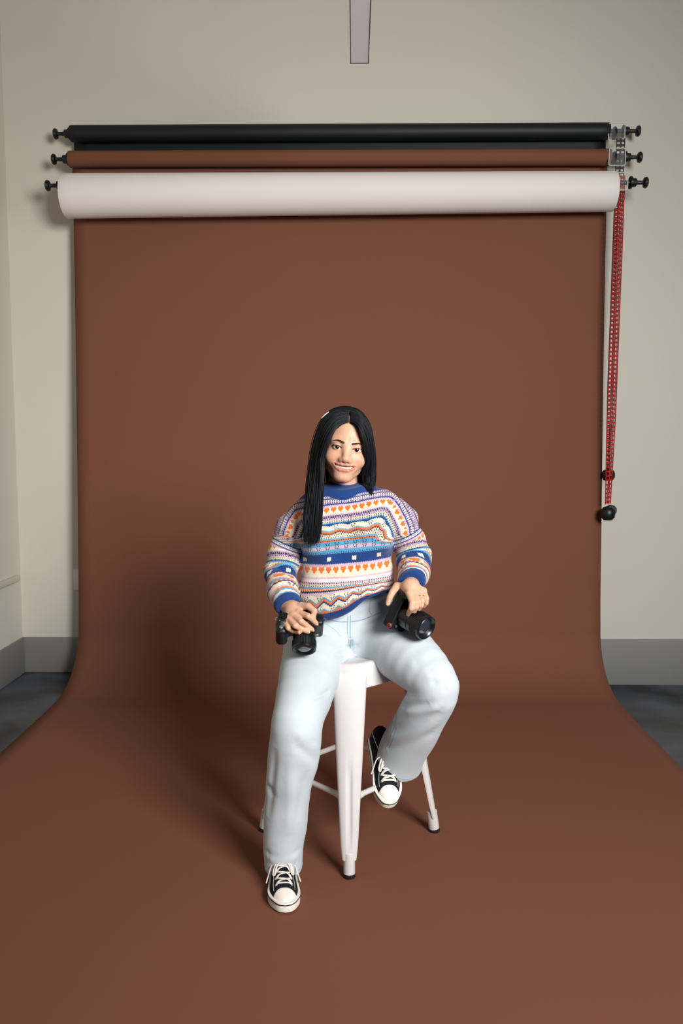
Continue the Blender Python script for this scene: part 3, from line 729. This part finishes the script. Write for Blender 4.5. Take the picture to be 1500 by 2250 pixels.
    for i in range(5):
        for s_ in (-1, 1):
            p = E_(i, s_); q = S(rowsL[i], math.pi/2+s_*dphi[i], .01); MB().torus(p, q-p, .0032, .0010, 14, 6).build('eyelet', M_EYELET, o)
    def lace(P, r=.0036): return MB().tube(crom(P, 5), r, 8, flat=.42, up=(0, 0, 1)).build('lace', M_LACE, o)
    lace([E_(0, -1), S(.187, math.pi/2-.25, .0035), S(.187, math.pi/2+.2, .0035), E_(0, 1)])
    for i in range(4):
        for s_ in (-1, 1): lace([E_(i, s_), S(lerp(rowsL[i], rowsL[i+1], .4), math.pi/2+s_*.18, .004+.0012*(s_+1)), S(lerp(rowsL[i], rowsL[i+1], .65), math.pi/2-s_*.18, .004+.0012*(s_+1)), E_(i+1, -s_)])
    k0 = S(.116, math.pi/2, .005)
    for s_ in (-1, 1):
        lace([k0, S(.128, math.pi/2+s_*.35, .009), S(.152, math.pi/2+s_*.62, .007), S(.160, math.pi/2+s_*.52, .006), S(.140, math.pi/2+s_*.28, .011), k0], .0026)
        lace([k0, S(.122, math.pi/2+s_*.7, .009), S(.136, math.pi/2+s_*1.05, .010), S(.152, math.pi/2+s_*1.3, .012)], .0018)
    # stitching along the eyestay and collar rim
    for s_ in (-1, 1):
        MB().tube([S(l, math.pi/2+s_*lerp(.62, .80, (l-.1)/.1), .0006) for l in np.linspace(.10, .2, 14)], .0006, 5).build('stitching', M_LACE, o)
        MB().tube([S(l, math.pi/2+s_*lerp(.95, .62, min(1, max(0, (l-.02)/.08))), .0008) for l in np.linspace(.012, .10, 12)], .0009, 5).build('collar_stitch', M_LACE, o)
    return o
toeR = atZ(628, 2010, 0); heelR = np.array([float(at(622, 1900, 2.27)[0])+.004, toeR[1]+.250, 0.0])
sneaker(heelR+np.array([0, 0, .0015]), toeR-heelR, (0, 0, 1), 'black canvas sneaker flat on the paper', 1)
tL = at(853, 1771, 2.315); hL = at(829, 1628, 2.515)
Td = nrm(tL-hL); sneaker(tL-Td*.255-np.array([0, 0, .012]), Td, (.10, -.35, .9), 'black canvas sneaker propped on the stool rung', -1)

# ---------------------------------------------------------------- cameras
M_CAM = mat('camera_black', lin(10, 14, 18), .42, spec=.45, bump=(1200, .25, .0006))
M_LENS = mat('lens_black', lin(9, 13, 18), .30, spec=.6)
M_RIB = mat('ribbed_rubber', lin(12, 15, 19), .6)
M_GLASS = mat('lens_glass', lin(40, 46, 58), .05, spec=1.0, coat=1.0)
M_MARK = mat('white_marking', lin(225, 225, 222), .5)
M_SILV = mat('silver_metal', lin(200, 200, 205), .25, .9)
def cam_local(P):
    d = rbox(P, (0, 0, 0), (.066, .019, .041), .009)
    d = smin(d, rbox(P, (.012, -.003, .040), (.024, .020, .013), .007), .010)
    d = smin(d, rbox(P, (-.054, -.022, -.004), (.017, .026, .040), .014), .012)
    d = smin(d, rbox(P, (.012, .020, .040), (.017, .009, .011), .005), .004)
    return smax(d, -rbox(P, (.012, -.03, .0), (.040, .010, .040), .01), .004)
def camera_thing(org, lens_dir, xdir, lab, LL, LR_, big):
    a = nrm(lens_dir); x = np.asarray(xdir, float); x = nrm(x-a*(x@a)); y = -a; z = np.cross(x, y)
    Rm = np.stack([x, y, z], 1)
    o = tag(empty('digital_camera'), lab, 'camera', 'digital cameras'); org = np.asarray(org, float)
    o.matrix_world = Matrix(((Rm[0, 0], Rm[0, 1], Rm[0, 2], org[0]), (Rm[1, 0], Rm[1, 1], Rm[1, 2], org[1]), (Rm[2, 0], Rm[2, 1], Rm[2, 2], org[2]), (0, 0, 0, 1)))
    V, Q = nets(cam_local, (-.085, -.065, -.055), (.08, .045, .07), .0022); V = relax(V, Q, 1, .4); mesh('body', V, Q, M_CAM, o)
    A = (.012, -.016, 0.0); B = (.012, -1, 0.0); r = LR_
    le = MB().lathe([(0, r*.93), (.010, r*.93), (.012, r), (LL*.42, r), (LL*.44, r*.955), (LL*.50, r*.955), (LL*.52, r), (LL*.93, r*1.02), (LL*.985, r*1.0), (LL, r*.96), (LL*.985, r*.88), (LL*.93, r*.78), (LL*.88, r*.70)], A, B, 40).build('lens', M_LENS, o)
    rg = MB()
    for k in range(48):
        q = 2*math.pi*k/48; c, s_ = math.cos(q), math.sin(q); R2 = ((c, 0, -s_), (0, 1, 0), (s_, 0, c))
        rg.box((r-.0006, -.016-LL*.86, -.0011), (r+.0016, -.016-LL*.58, .0011), (R2, (.012, 0, 0)))
    rg.build('focus_ring', M_RIB, le, smooth=False)
    MB().lathe([(0, r*.70), (.003, r*.62), (.006, r*.45), (.0078, r*.25), (.0082, r*.02)], (.012, -.016-LL*.875, 0), B, 32).build('front_glass', M_GLASS, le)
    MB().torus((.012, -.016-LL*.89, 0), (0, 1, 0), r*.74, .0012, 36, 6).build('inner_ring', M_RIB, le)
    mk = MB()
    for k, wv in enumerate((.004, .0025, .005)): mk.box((-.004+k*.0068, -.016-LL*.40+(.002*k % .003), r-.0012), (-.004+k*.0068+wv, -.016-LL*.40+.0022, r+.0003))
    mk.build('scale_mark', M_MARK, le, smooth=False)
    # top plate controls
    MB().lathe([(0, .0095), (.001, .0105), (.006, .0105), (.007, .0095)], (-.046, .004, .040), (-.046, .004, 1), 22).build('mode_dial', M_LENS, o)
    MB().lathe([(0, .0055), (.003, .0052), (.0035, .004)], (-.056, -.028, .034), (-.056, -.030, 1), 16).build('shutter_button', M_SILV, o)
    MB().lathe([(0, .010), (.005, .010), (.006, .009)], (.052, .002, .040), (.052, .002, 1), 20).build('control_dial', M_LENS, o)
    for p in ((-.034, -.006), (-.060, -.010), (-.050, -.016), (-.038, .010)): MB().lathe([(0, .0024), (.0016, .0022)], (p[0], p[1], .0405), (p[0], p[1], 1), 10).build('button', M_SILV, o)
    hs = MB(); hs.box((.003, -.010, .0515), (.021, .012, .0535)); hs.box((.003, -.010, .0535), (.0055, .012, .055)); hs.box((.0185, -.010, .0535), (.021, .012, .055)); hs.build('hot_shoe', M_SILV if not big else M_CAM, o, smooth=False)
    for sx in (-1, 1): MB().torus((sx*.068, 0, .032), (0, 0, 1), .0048, .0012, 16, 6).build('strap_lug', M_SILV, o)
    MB().lathe([(0, .004), (.0012, .004)], (.050, -.0195, -.020), (.050, -1, -.020), 12).build('lens_release', M_SILV, o)
    sc_ = MB().box((-.034, .0185, -.028), (.034, .0205, .028)).build('rear_screen', M_GLASS, o, bevel=.001)
    inv = Rm.T
    f = lambda P: np.minimum(cam_local((P-org)@Rm), cap((P-org)@Rm, (.012, -.016-LL*.1, 0), (.012, -.016-LL*.93, 0), r, r))
    return o, f, Rm, org
a1 = nrm((.02, -.675, -.737)); L1 = .066; lf1 = at(668, 1429, 2.225)
x1 = nrm((1, .04, -.06)); x1 = nrm(x1-a1*(x1@a1)); org1 = lf1-a1*(.016+L1)-x1*.012
cam1, fc1, R1, _ = camera_thing(org1, a1, x1, 'black camera with a short lens, resting on the thigh of the straight leg', L1, .0335, False)
a2 = nrm((.66, -.70, -.27)); L2 = .092; lf2 = at(938, 1381, 2.255); x2 = nrm((-.12, -.30, -.95)); x2 = nrm(x2-a2*(x2@a2)); org2 = lf2-a2*(.016+L2)-x2*.012
cam2, fc2, R2_, _ = camera_thing(org2, a2, x2, 'black camera with a long thick lens pointing outward on the bent leg', L2, .036, True)
rr_ = march(fc2, 855, 1374, 1.9); rl = R2_.T@(rr_-org2)
if abs(rl).max() < .12:
    vd = R2_.T@nrm(CAM-rr_); MB().torus(rl+vd*.002, vd, .0062, .0014, 20, 6).build('red_ring', M_RED, cam2)
    MB().lathe([(-.004, .0058), (.0035, .0056), (.004, .004)], rl, rl+vd, 18).build('round_button', M_CAM, cam2)

# ---------------------------------------------------------------- head
HS = .945
ROLL = math.radians(9.0); HY = math.radians(3.0)
hup = np.array([math.sin(ROLL), 0, math.cos(ROLL)]); hrt = np.array([math.cos(ROLL), 0, -math.sin(ROLL)])
cy_, sy_ = math.cos(HY), math.sin(HY); hbk = np.cross(hup, hrt)
hx = hrt*cy_-hbk*sy_*-1*(-1); hx = nrm(hrt*cy_+hbk*sy_); hy = nrm(np.cross(hup, hx))
HM = np.stack([hx, hy, hup], 1); HO = at(762.5, 985, 2.365)+hy*.078
def h2w(p): return HO+(np.asarray(p, float)*HS)@HM.T
def w2h(P): return ((P-HO)@HM)/HS
ULx = [(0, -.0532, .0044), (.009, -.0524, .0044), (.021, -.0526, .0033), (.0365, -.0516, .0011)]
LLx = [(0, -.0702, .0052), (.012, -.0688, .0049), (.024, -.0636, .0036), (.0365, -.0528, .0011)]
MOx = [(0, -.0614, .0043), (.012, -.0605, .0040), (.024, -.0574, .0028), (.0345, -.0522, .0012)]
def head0(P):
    Pm = P.copy(); Pm[:, 0] = np.abs(Pm[:, 0])
    d = ell(P, (0, .014, .040), (.072, .092, .078))
    d = smin(d, ell(P, (0, -.020, -.016), (.0635, .063, .080)), .03)
    d = smin(d, cap(Pm, (.046, .004, -.048), (.014, -.053, -.088), .020, .018), .025)
    d = smin(d, ell(P, (0, -.064, -.092), (.019, .018, .014)), .018)
    d = smin(d, ell(Pm, (.039, -.055, -.034), (.024, .022, .022)), .022)
    d = smin(d, ell(P, (0, -.064, -.060), (.036, .024, .026)), .015)
    d = smin(d, cap(Pm, (.010, -.074, .018), (.040, -.060, .019), .011, .010), .016)
    d = smax(d, -ell(Pm, (.031, -.098, -.001), (.018, .016, .010)), .012)
    d = smin(d, ell(Pm, (.031, -.0705, 0), (.0140, .0138, .0128)), .004)
    Rt = np.array([[math.cos(.10), 0, math.sin(.10)], [0, 1, 0], [-math.sin(.10), 0, math.cos(.10)]])
    d = smax(d, -ell(Pm, (.0315, -.086, -.0008), (.0150, .022, .0040), Rt.T), .0010)
    n = smin(cap(P, (0, -.0775, .006), (0, -.0965, -.031), .0085, .0105), ell(P, (0, -.0985, -.0350), (.0112, .0095, .0086)), .008)
    n = smin(n, ell(Pm, (.0122, -.0895, -.0385), (.0068, .0092, .0068)), .007)
    d = smin(d, n, .018)
    d = smax(d, -ell(Pm, (.0068, -.0955, -.0452), (.0040, .0050, .0030)), .002)
    d = d+.0010*np.exp(-(cap(Pm, (.018, -.088, -.040), (.0385, -.069, -.056), 0, 0)/.0040)**2)
    return d
def lipline(L, back):
    P_ = [marchv(head0, (x, -.15, z), (0, 1, 0), .15) for x, z, r in L]
    return [(p[0], p[1]+r*back, p[2]) for p, (x, z, r) in zip(P_, L)], [r for x, z, r in L]
UL, ULr = lipline(ULx, .45); LL_, LLr = lipline(LLx, .45); MO, MOr = lipline(MOx, .1); TEE, _ = lipline(MOx, .1)
def head(P):
    d = head0(P); Pm = P.copy(); Pm[:, 0] = np.abs(Pm[:, 0])
    d = smin(d, chain(Pm, UL, ULr, .003), .003); d = smin(d, chain(Pm, LL_, LLr, .003), .004)
    d = smax(d, -smin(chain(Pm, MO, MOr, .002), chain(Pm, [(x, y+.006, z) for x, y, z in MO], [r*.9 for r in MOr], .002), .003), .0010)
    d = smin(d, ell(Pm, (.071, .012, -.005), (.008, .018, .030)), .006)
    nk = cap(P, (0, .018, -.055), w2h(at(756, 1095, 2.50)[None])[0], 0.046, .054)
    return smin(d, nk, .014)
V, Q = nets(head, (-.09, -.125, -.20), (.09, .125, .13), .0021); V = relax(V, Q, 1, .35)
SK = np.array(lin(208, 161, 134)); SKR = np.array(lin(200, 138, 112)); LIP = np.array(lin(180, 112, 98)); HAIRC = np.array(lin(14, 17, 22))
def head_col(P):
    Pm = P.copy(); Pm[:, 0] = np.abs(Pm[:, 0]); C = np.tile(SK, (len(P), 1))
    ck = np.exp(-(((Pm[:, 0]-.040)/.022)**2+((P[:, 2]+.034)/.022)**2))*(P[:, 1] < -.02); C = lerp(C, SKR, (.55*ck)[:, None])
    ns = np.exp(-(np.linalg.norm(P-np.array([0, -.112, -.036]), axis=1)/.014)**2); C = lerp(C, SKR, (.4*ns)[:, None])
    lp = np.minimum(chain(Pm, UL, ULr), chain(Pm, LL_, LLr)); C = lerp(C, LIP, (1-sstep(.0000, .0016, lp))[:, None])
    mo = chain(Pm, [(x, y+.009, z) for x, y, z in MO], [r*.9 for r in MOr]); C = lerp(C, np.array(lin(90, 40, 38)), (1-sstep(-.0005, .001, mo))[:, None])
    sh = np.exp(-(((Pm[:, 0]-.031)/.016)**2+((P[:, 2]-.008)/.007)**2))*(P[:, 1] < -.05); C = lerp(C, np.array(lin(170, 115, 90)), (.35*sh)[:, None])
    hl = .074-1.15*np.maximum(0, np.abs(P[:, 0]+.004)-.014)**1.08-.35*np.maximum(0, np.abs(P[:, 0])-.03)
    part = np.exp(-((P[:, 0]+.0056)/.0030)**2)*(P[:, 1] < .02)
    hm = np.maximum(sstep(0, .006, P[:, 2]-hl), sstep(-.002, .01, P[:, 1]-.012+.3*(P[:, 2]+.02)))*(P[:, 2] > -.06); hm = hm*(1-.9*part); C = lerp(C, HAIRC, hm[:, None])
    return C
BV = [h2w(V)]; BQ = [Q]; BC = [head_col(V)]
M_SKIN = mat('skin', SK, .48, spec=.4, attr='Col', sss=.22, bump=(500, .05, .0008))
M_SCL = mat('eye_white', lin(232, 226, 222), .15, spec=.6); M_IRIS = mat('dark_iris', lin(34, 19, 13), .08, spec=.9); M_PUP = mat('pupil', (.003, .003, .003), .05, spec=.9)
M_BROW = mat('brow_hair', lin(44, 30, 26), .8); M_TEETH = mat('tooth_enamel', lin(196, 188, 178), .3)
for s_ in (-1, 1):
    c = np.array([s_*.031, -.0705, 0]); ctr = h2w(c); gz = nrm(CAM-ctr)
    e = MB().lathe([(-.0122+.0244*t, max(1e-5, .0122*math.sqrt(max(0, 1-(2*t-1)**2)))) for t in (0, .02, .06, .12, .2, .3, .4, .5, .6, .7, .8, .88, .94, .98, 1)], ctr-PO, ctr-PO+gz, 28).build('eye', M_SCL, person)
    k = .0122*HS/.0122
    MB().lathe([(.0104, .0066), (.01135, .0049), (.0120, .0025)], ctr-PO, ctr-PO+gz, 24).build('iris', M_IRIS, e)
    MB().lathe([(.0119, .0027), (.01235, .0022), (.0125, .0008)], ctr-PO, ctr-PO+gz, 20).build('pupil', M_PUP, e)
    P = []
    for t in np.linspace(0, math.pi, 13):
        x = .0315+.0150*math.cos(t); z = -.0008+.0043*math.sin(t)+.10*(x-.0315)
        P.append(h2w(marchv(head, (s_*x, -.14, z+.0006), (0, 1, 0), .12)+np.array([0, -.0006, 0])))
    MB().tube(np.array(P)-PO, np.array([.0012]+[.0014]*11+[.0008]), 6).build('eyelash', M_BROW, person)
    P = [h2w(marchv(head, (s_*x, -.14, z), (0, 1, 0), .12)+np.array([0, -.0002, 0])) for x, z in ((.0115, .0142), (.018, .0168), (.026, .0190), (.034, .0202), (.041, .0190), (.048, .0160))]
    MB().tube(crom(np.array(P), 4)-PO, np.interp(np.linspace(0, 1, 21), [0, .1, .5, 1], [.0017, .0031, .0027, .0008]), 8, flat=.4, up=-hy).build('eyebrow', M_BROW, person)
tm = MB(); T_ = [(-x, y+.0115, z) for x, y, z in TEE[2:0:-1]]+[(x, y+.0115, z) for x, y, z in TEE[:3]]
tm.tube(np.array([h2w(p) for p in crom(T_, 4)])-PO, .0078*HS, 10, flat=1.0, up=hup); tm.build('teeth', M_TEETH, person)

# ---------------------------------------------------------------- hands
def on(f, px, py, r, fall):
    p = march(f, px, py, 1.9)
    if not (2.1 < p[1] < 2.5): p = at(px, py, fall)
    return p-nrm(ray(px, py))*r
def hand(wr, digits, f, knY, thumb):
    """digits: list of (mcp, pip, dip, tip) pixel points with depth; returns mesh of one hand"""
    def sd(P):
        pal = None
        for i, D in enumerate(digits):
            c = cap(P, wr[1], D['p'][0], .0170 if i else .013, .0102); pal = c if pal is None else smin(pal, c, .012)
        pal = smin(pal, cap(P, wr[0], wr[1], .025, .0215), .015)
        d = pal
        for D in digits:
            g = chain(P, D['p'], D['r'], .0012); d = smin(d, g, .0055)
        return d
    A = np.vstack([np.array(D['p']) for D in digits]+[np.array(wr)]); lo = A.min(0)-.034; hi = A.max(0)+.034
    V, Q = nets(sd, lo, hi, .0021); return relax(V, Q, 1, .35), Q
RF = [.0098, .0088, .0080, .0070]
def dig(f, pts, r, ys):
    P = []
    for (px, py), rr, y in zip(pts, r, ys): P.append(on(f, px, py, rr*.8, 2.26) if y is None else at(px, py, y))
    return {'p': P, 'r': r}
TH = [.0115, .0098, .0088, .0072]
N_ = None
dl = [dig(fc1, [(662, 1332), (677, 1332), (690, 1342), (688, 1358)], TH, [2.268, 2.250, 2.236, 2.236]),
      dig(fc1, [(656, 1346), (677, 1354), (686, 1361), (694, 1369)], RF, [2.250, 2.222, N_, N_]),
      dig(fc1, [(644, 1352), (661, 1365), (673, 1374), (685, 1383)], RF, [2.248, 2.216, N_, N_]),
      dig(fc1, [(635, 1359), (649, 1375), (662, 1382), (676, 1388)], RF, [2.250, 2.216, N_, N_]),
      dig(fc1, [(626, 1364), (633, 1380), (644, 1387), (657, 1390)], [.0088, .0078, .0071, .0062], [2.256, 2.226, N_, N_])]
V, Q = hand([LA[-1], at(645, 1340, 2.282)], dl, fc1, 0, 0); BV.append(V); BQ.append(Q); BC.append(np.tile(SK, (len(V), 1)))
dr_ = [dig(fc2, [(872, 1288), (862, 1301), (856, 1313), (852, 1326)], TH, [2.325, 2.300, 2.290, 2.285]),
       dig(fc2, [(899, 1304), (905, 1324), (903, 1337), (897, 1348)], RF, [2.275, 2.250, 2.245, None]),
       dig(fc2, [(910, 1303), (915, 1324), (914, 1334), (910, 1343)], RF, [2.280, 2.252, 2.250, 2.258]),
       dig(fc2, [(921, 1301), (927, 1320), (925, 1330), (920, 1338)], RF, [2.288, 2.260, 2.260, 2.268]),
       dig(fc2, [(930, 1298), (937, 1315), (936, 1325), (931, 1332)], [.0088, .0078, .0071, .0062], [2.298, 2.275, 2.275, 2.282])]
V, Q = hand([RA[-1]+np.array([0, .0, 0]), at(901, 1290, 2.305)], dr_, fc2, 0, 0); BV.append(V); BQ.append(Q); BC.append(np.tile(SK, (len(V), 1)))
# hidden trunk and limbs inside the clothes
def inner(P):
    d = ell(P, (float(TXc[4]), 2.49, .93), (.115, .080, .22))
    for A, r in ((LA, .030), (RA, .030)): d = smin(d, chain(P, A[:5]+[A[5]], [.045, .038, .034, .032, .028, .024]), .02)
    d = smin(d, ell(P, at(765, 1370, 2.53), (.13, .09, .09)), .03)
    for A in (JL, JR): d = smin(d, chain(P, A, [.075, .07, .06, .048, .046, .042, .037, .034, .032][:len(A)]), .03)
    return smin(d, cap(P, at(756, 1085, 2.50), at(756, 1130, 2.50), .05, .06), .03)
V, Q = nets(inner, (-.20, 2.05, .06), (.42, 2.66, 1.16), .010); BV.append(V); BQ.append(Q); BC.append(np.tile(SK, (len(V), 1)))
off = np.cumsum([0]+[len(v) for v in BV[:-1]])
mesh('body', np.vstack(BV)-PO, np.vstack([q+o for q, o in zip(BQ, off)]), M_SKIN, person, colors=np.vstack(BC))
M_NAIL = mat('fingernail', lin(214, 170, 150), .3)
for D in dl[1:]+[dr_[1]]+[dr_[0]]:
    tip = D['p'][3]; vd = nrm(CAM-tip); ax = nrm(D['p'][3]-D['p'][2]); sd_ = nrm(np.cross(ax, vd)); nv = np.cross(sd_, ax); nv = nv if nv@vd > 0 else -nv
    c = tip+nv*(D['r'][3]*.62)+ax*.0025; V = []; Fc = []
    for j in range(5):
        for k in range(12):
            q = 2*math.pi*k/12; a = j/4*math.pi/2; V.append(c+(ax*.0052*math.cos(q)+sd_*.0040*math.sin(q))*math.cos(a)+nv*.0026*math.sin(a)-PO)
    for j in range(4):
        for k in range(12): Fc.append((j*12+k, j*12+(k+1) % 12, j*12+12+(k+1) % 12, j*12+12+k))
    mesh('fingernail', V, Fc, M_NAIL, person)
rp = lerp(dr_[3]['p'][0], dr_[3]['p'][1], .62); MB().torus(rp-PO, dr_[3]['p'][1]-dr_[3]['p'][0], .0102, .0011, 24, 6).build('finger_ring', mat('gold', lin(214, 170, 100), .25, 1.0), person)

# ---------------------------------------------------------------- hair
def push(P, mar):
    q = w2h(P); c = np.array([0, .014, .040]); r = np.array([.072, .092, .078])+mar
    k = np.linalg.norm((q-c)/r, axis=1); s_ = np.where(k < 1, 1/np.maximum(k, .3), 1); q = c+(q-c)*s_[:, None]
    for _ in range(3):
        d = head(q); m = d < mar*.8
        if m.any():
            g = np.stack([(head(q+e)-head(q-e)) for e in (np.array([.001, 0, 0]), np.array([0, .001, 0]), np.array([0, 0, .001]))], 1); g /= np.linalg.norm(g, axis=1)[:, None]+1e-9
            q = np.where(m[:, None], q+g*(mar*.8-d)[:, None], q)
    P = HO+(q*HS)@HM.T
    low = P[:, 2] < 1.165
    if not low.any(): return P
    PA = P; P = PA[low]
    for _ in range(2):
        d = sweater(P); m = (d < mar*.6) & (d > -.022)
        if m.any():
            e = .002; g = np.stack([(sweater(P+np.eye(3)[i]*e)-sweater(P-np.eye(3)[i]*e)) for i in range(3)], 1); g /= np.linalg.norm(g, axis=1)[:, None]+1e-9
            P = np.where(m[:, None], P+g*(mar*.6-d)[:, None], P)
    PA = PA.copy(); PA[low] = P; return PA
GL = [[(766, 927, 2.372), (745, 933, 2.357), (731, 951, 2.350), (719, 980, 2.352), (709, 1012, 2.362), (709, 1050, 2.352), (707, 1100, 2.345), (705, 1150, 2.340), (702, 1188, 2.338)],
      [(765.5, 912, 2.395), (742, 915, 2.385), (719, 940, 2.385), (708, 975, 2.390), (700, 1012, 2.392), (696, 1050, 2.378), (693, 1100, 2.355), (690, 1150, 2.345), (687, 1196, 2.340)],
      [(770, 898, 2.430), (738, 899, 2.425), (712, 920, 2.430), (698, 960, 2.432), (690, 1005, 2.430), (684, 1045, 2.410), (679, 1098, 2.375), (675, 1150, 2.352), (672, 1190, 2.345)],
      [(771, 893, 2.470), (737, 894, 2.475), (709, 920, 2.480), (694, 960, 2.480), (685, 1005, 2.478), (681, 1045, 2.450), (675, 1098, 2.400), (671, 1148, 2.365), (668, 1184, 2.352)],
      [(771, 894, 2.520), (738, 897, 2.530), (712, 922, 2.535), (697, 962, 2.535), (690, 1005, 2.535), (690, 1035, 2.535), (694, 1052, 2.53), (700, 1064, 2.53), (706, 1072, 2.53)]]
GR = [[(770, 927, 2.372), (785, 933, 2.359), (794, 951, 2.354), (801, 980, 2.364), (803, 1008, 2.384), (800, 1032, 2.41), (797, 1052, 2.43), (799, 1072, 2.44), (803, 1088, 2.44)],
      [(770.5, 912, 2.395), (786, 916, 2.39), (801, 936, 2.39), (809, 970, 2.395), (812, 1005, 2.405), (811, 1035, 2.42), (809, 1056, 2.43), (809, 1074, 2.43), (810, 1090, 2.43)],
      [(767, 898, 2.430), (785, 902, 2.43), (801, 918, 2.435), (812, 950, 2.435), (817, 990, 2.44), (818, 1025, 2.445), (818, 1050, 2.445), (816, 1066, 2.44), (812, 1080, 2.43)],
      [(764, 893, 2.470), (785, 898, 2.475), (802, 915, 2.48), (813, 948, 2.48), (819, 990, 2.48), (821, 1025, 2.49), (821, 1050, 2.50), (820, 1066, 2.51), (816, 1080, 2.53)],
      [(763, 894, 2.520), (782, 897, 2.53), (798, 918, 2.535), (808, 950, 2.535), (812, 990, 2.54), (810, 1025, 2.55), (806, 1045, 2.55), (802, 1058, 2.55), (798, 1068, 2.55)]]
GB = [[(766, 896, 2.53), (lerp(766, x, .8), 930, 2.568), (x, 970, 2.575), (x, 1010, 2.565), (x+1, 1045, 2.55), (x+2, 1070, 2.54), (x+3, 1088, 2.535)] for x in (698, 722, 746, 770, 794, 812)]
HVs = []; HFs = []; hoff = 0
def htubes(S_, r):
    global hoff
    n, m_ = S_.shape[:2]; T = np.gradient(S_, axis=1); T /= np.linalg.norm(T, axis=2)[..., None]+1e-12
    u = np.cross(T, np.array([0, 1.0, 0])); u /= np.linalg.norm(u, axis=2)[..., None]+1e-12; v = np.cross(u, T); K = 4
    V = np.stack([S_+u*(r*math.cos(2*math.pi*k/K))[..., None]+v*(r*math.sin(2*math.pi*k/K))[..., None] for k in range(K)], 2).reshape(-1, 3)
    b = (np.arange(n)[:, None, None]*m_+np.arange(m_-1)[None, :, None])*K; k = np.arange(K)[None, None]; k2 = (k+1) % K
    Q_ = np.stack([b+k, b+k2, b+K+k2, b+K+k], -1).reshape(-1, 4); HVs.append(V); HFs.append(Q_+hoff); hoff += len(V)
for G, cnt in ((GL, 2100), (GR, 1600), (GB, 500)):
    W3 = np.array([[at(*p) for p in g] for g in G]); ng = len(G)
    allP = []
    for i in range(cnt):
        t = rng.random()**.9*(ng-1); a = min(int(t), ng-2); f = t-a; C = lerp(W3[a], W3[a+1], f)
        sp = np.linspace(0, 1, C.shape[0])[:, None]; j = rng.normal(size=3)*np.array([.0028, .004, .0]); C = C+j*np.minimum(1, sp*2.2)+np.array([0, 0, rng.uniform(-.008, .045)])*sp**2.5
        C[2:] += rng.normal(size=(C.shape[0]-2, 3))*.0007
        allP.append(crom(C, 3))
    n = allP[0].shape[0]; FL = np.vstack(allP); mr = np.repeat(rng.random(cnt)*.008+.0015, n)
    FL2 = FL.copy()
    lay = [.0015, .004, .0065, .009]; ix = np.digitize(mr, lay[1:])
    for k, l in enumerate(lay):
        m = ix == k
        if m.any(): FL2[m] = push(FL[m], l)
    FL2 = FL2.reshape(cnt, n, 3)
    for _ in range(2): FL2[:, 1:-1] = .25*FL2[:, :-2]+.5*FL2[:, 1:-1]+.25*FL2[:, 2:]
    r0 = rng.uniform(.0007, .0013, cnt); htubes(FL2-PO, r0[:, None]*np.interp(np.linspace(0, 1, n), [0, .08, .7, 1], [.6, 1, 1, .25])[None])
M_HAIR = mat('black_hair', lin(9, 14, 21), .55, spec=.3)
mesh('hair', np.vstack(HVs), np.vstack(HFs), M_HAIR, person)
c0, c1 = at(706, 919, 2.43), at(722, 905, 2.425); mid = at(713.5, 911.5, 2.424)
MB().tube(np.array([c0, lerp(c0, mid, .6), mid, lerp(mid, c1, .5), c1])-PO, [.0015, .0028, .0030, .0028, .0015], 8, flat=.6).build('hair_clip', mat('white_clip', lin(225, 228, 230), .35), person)
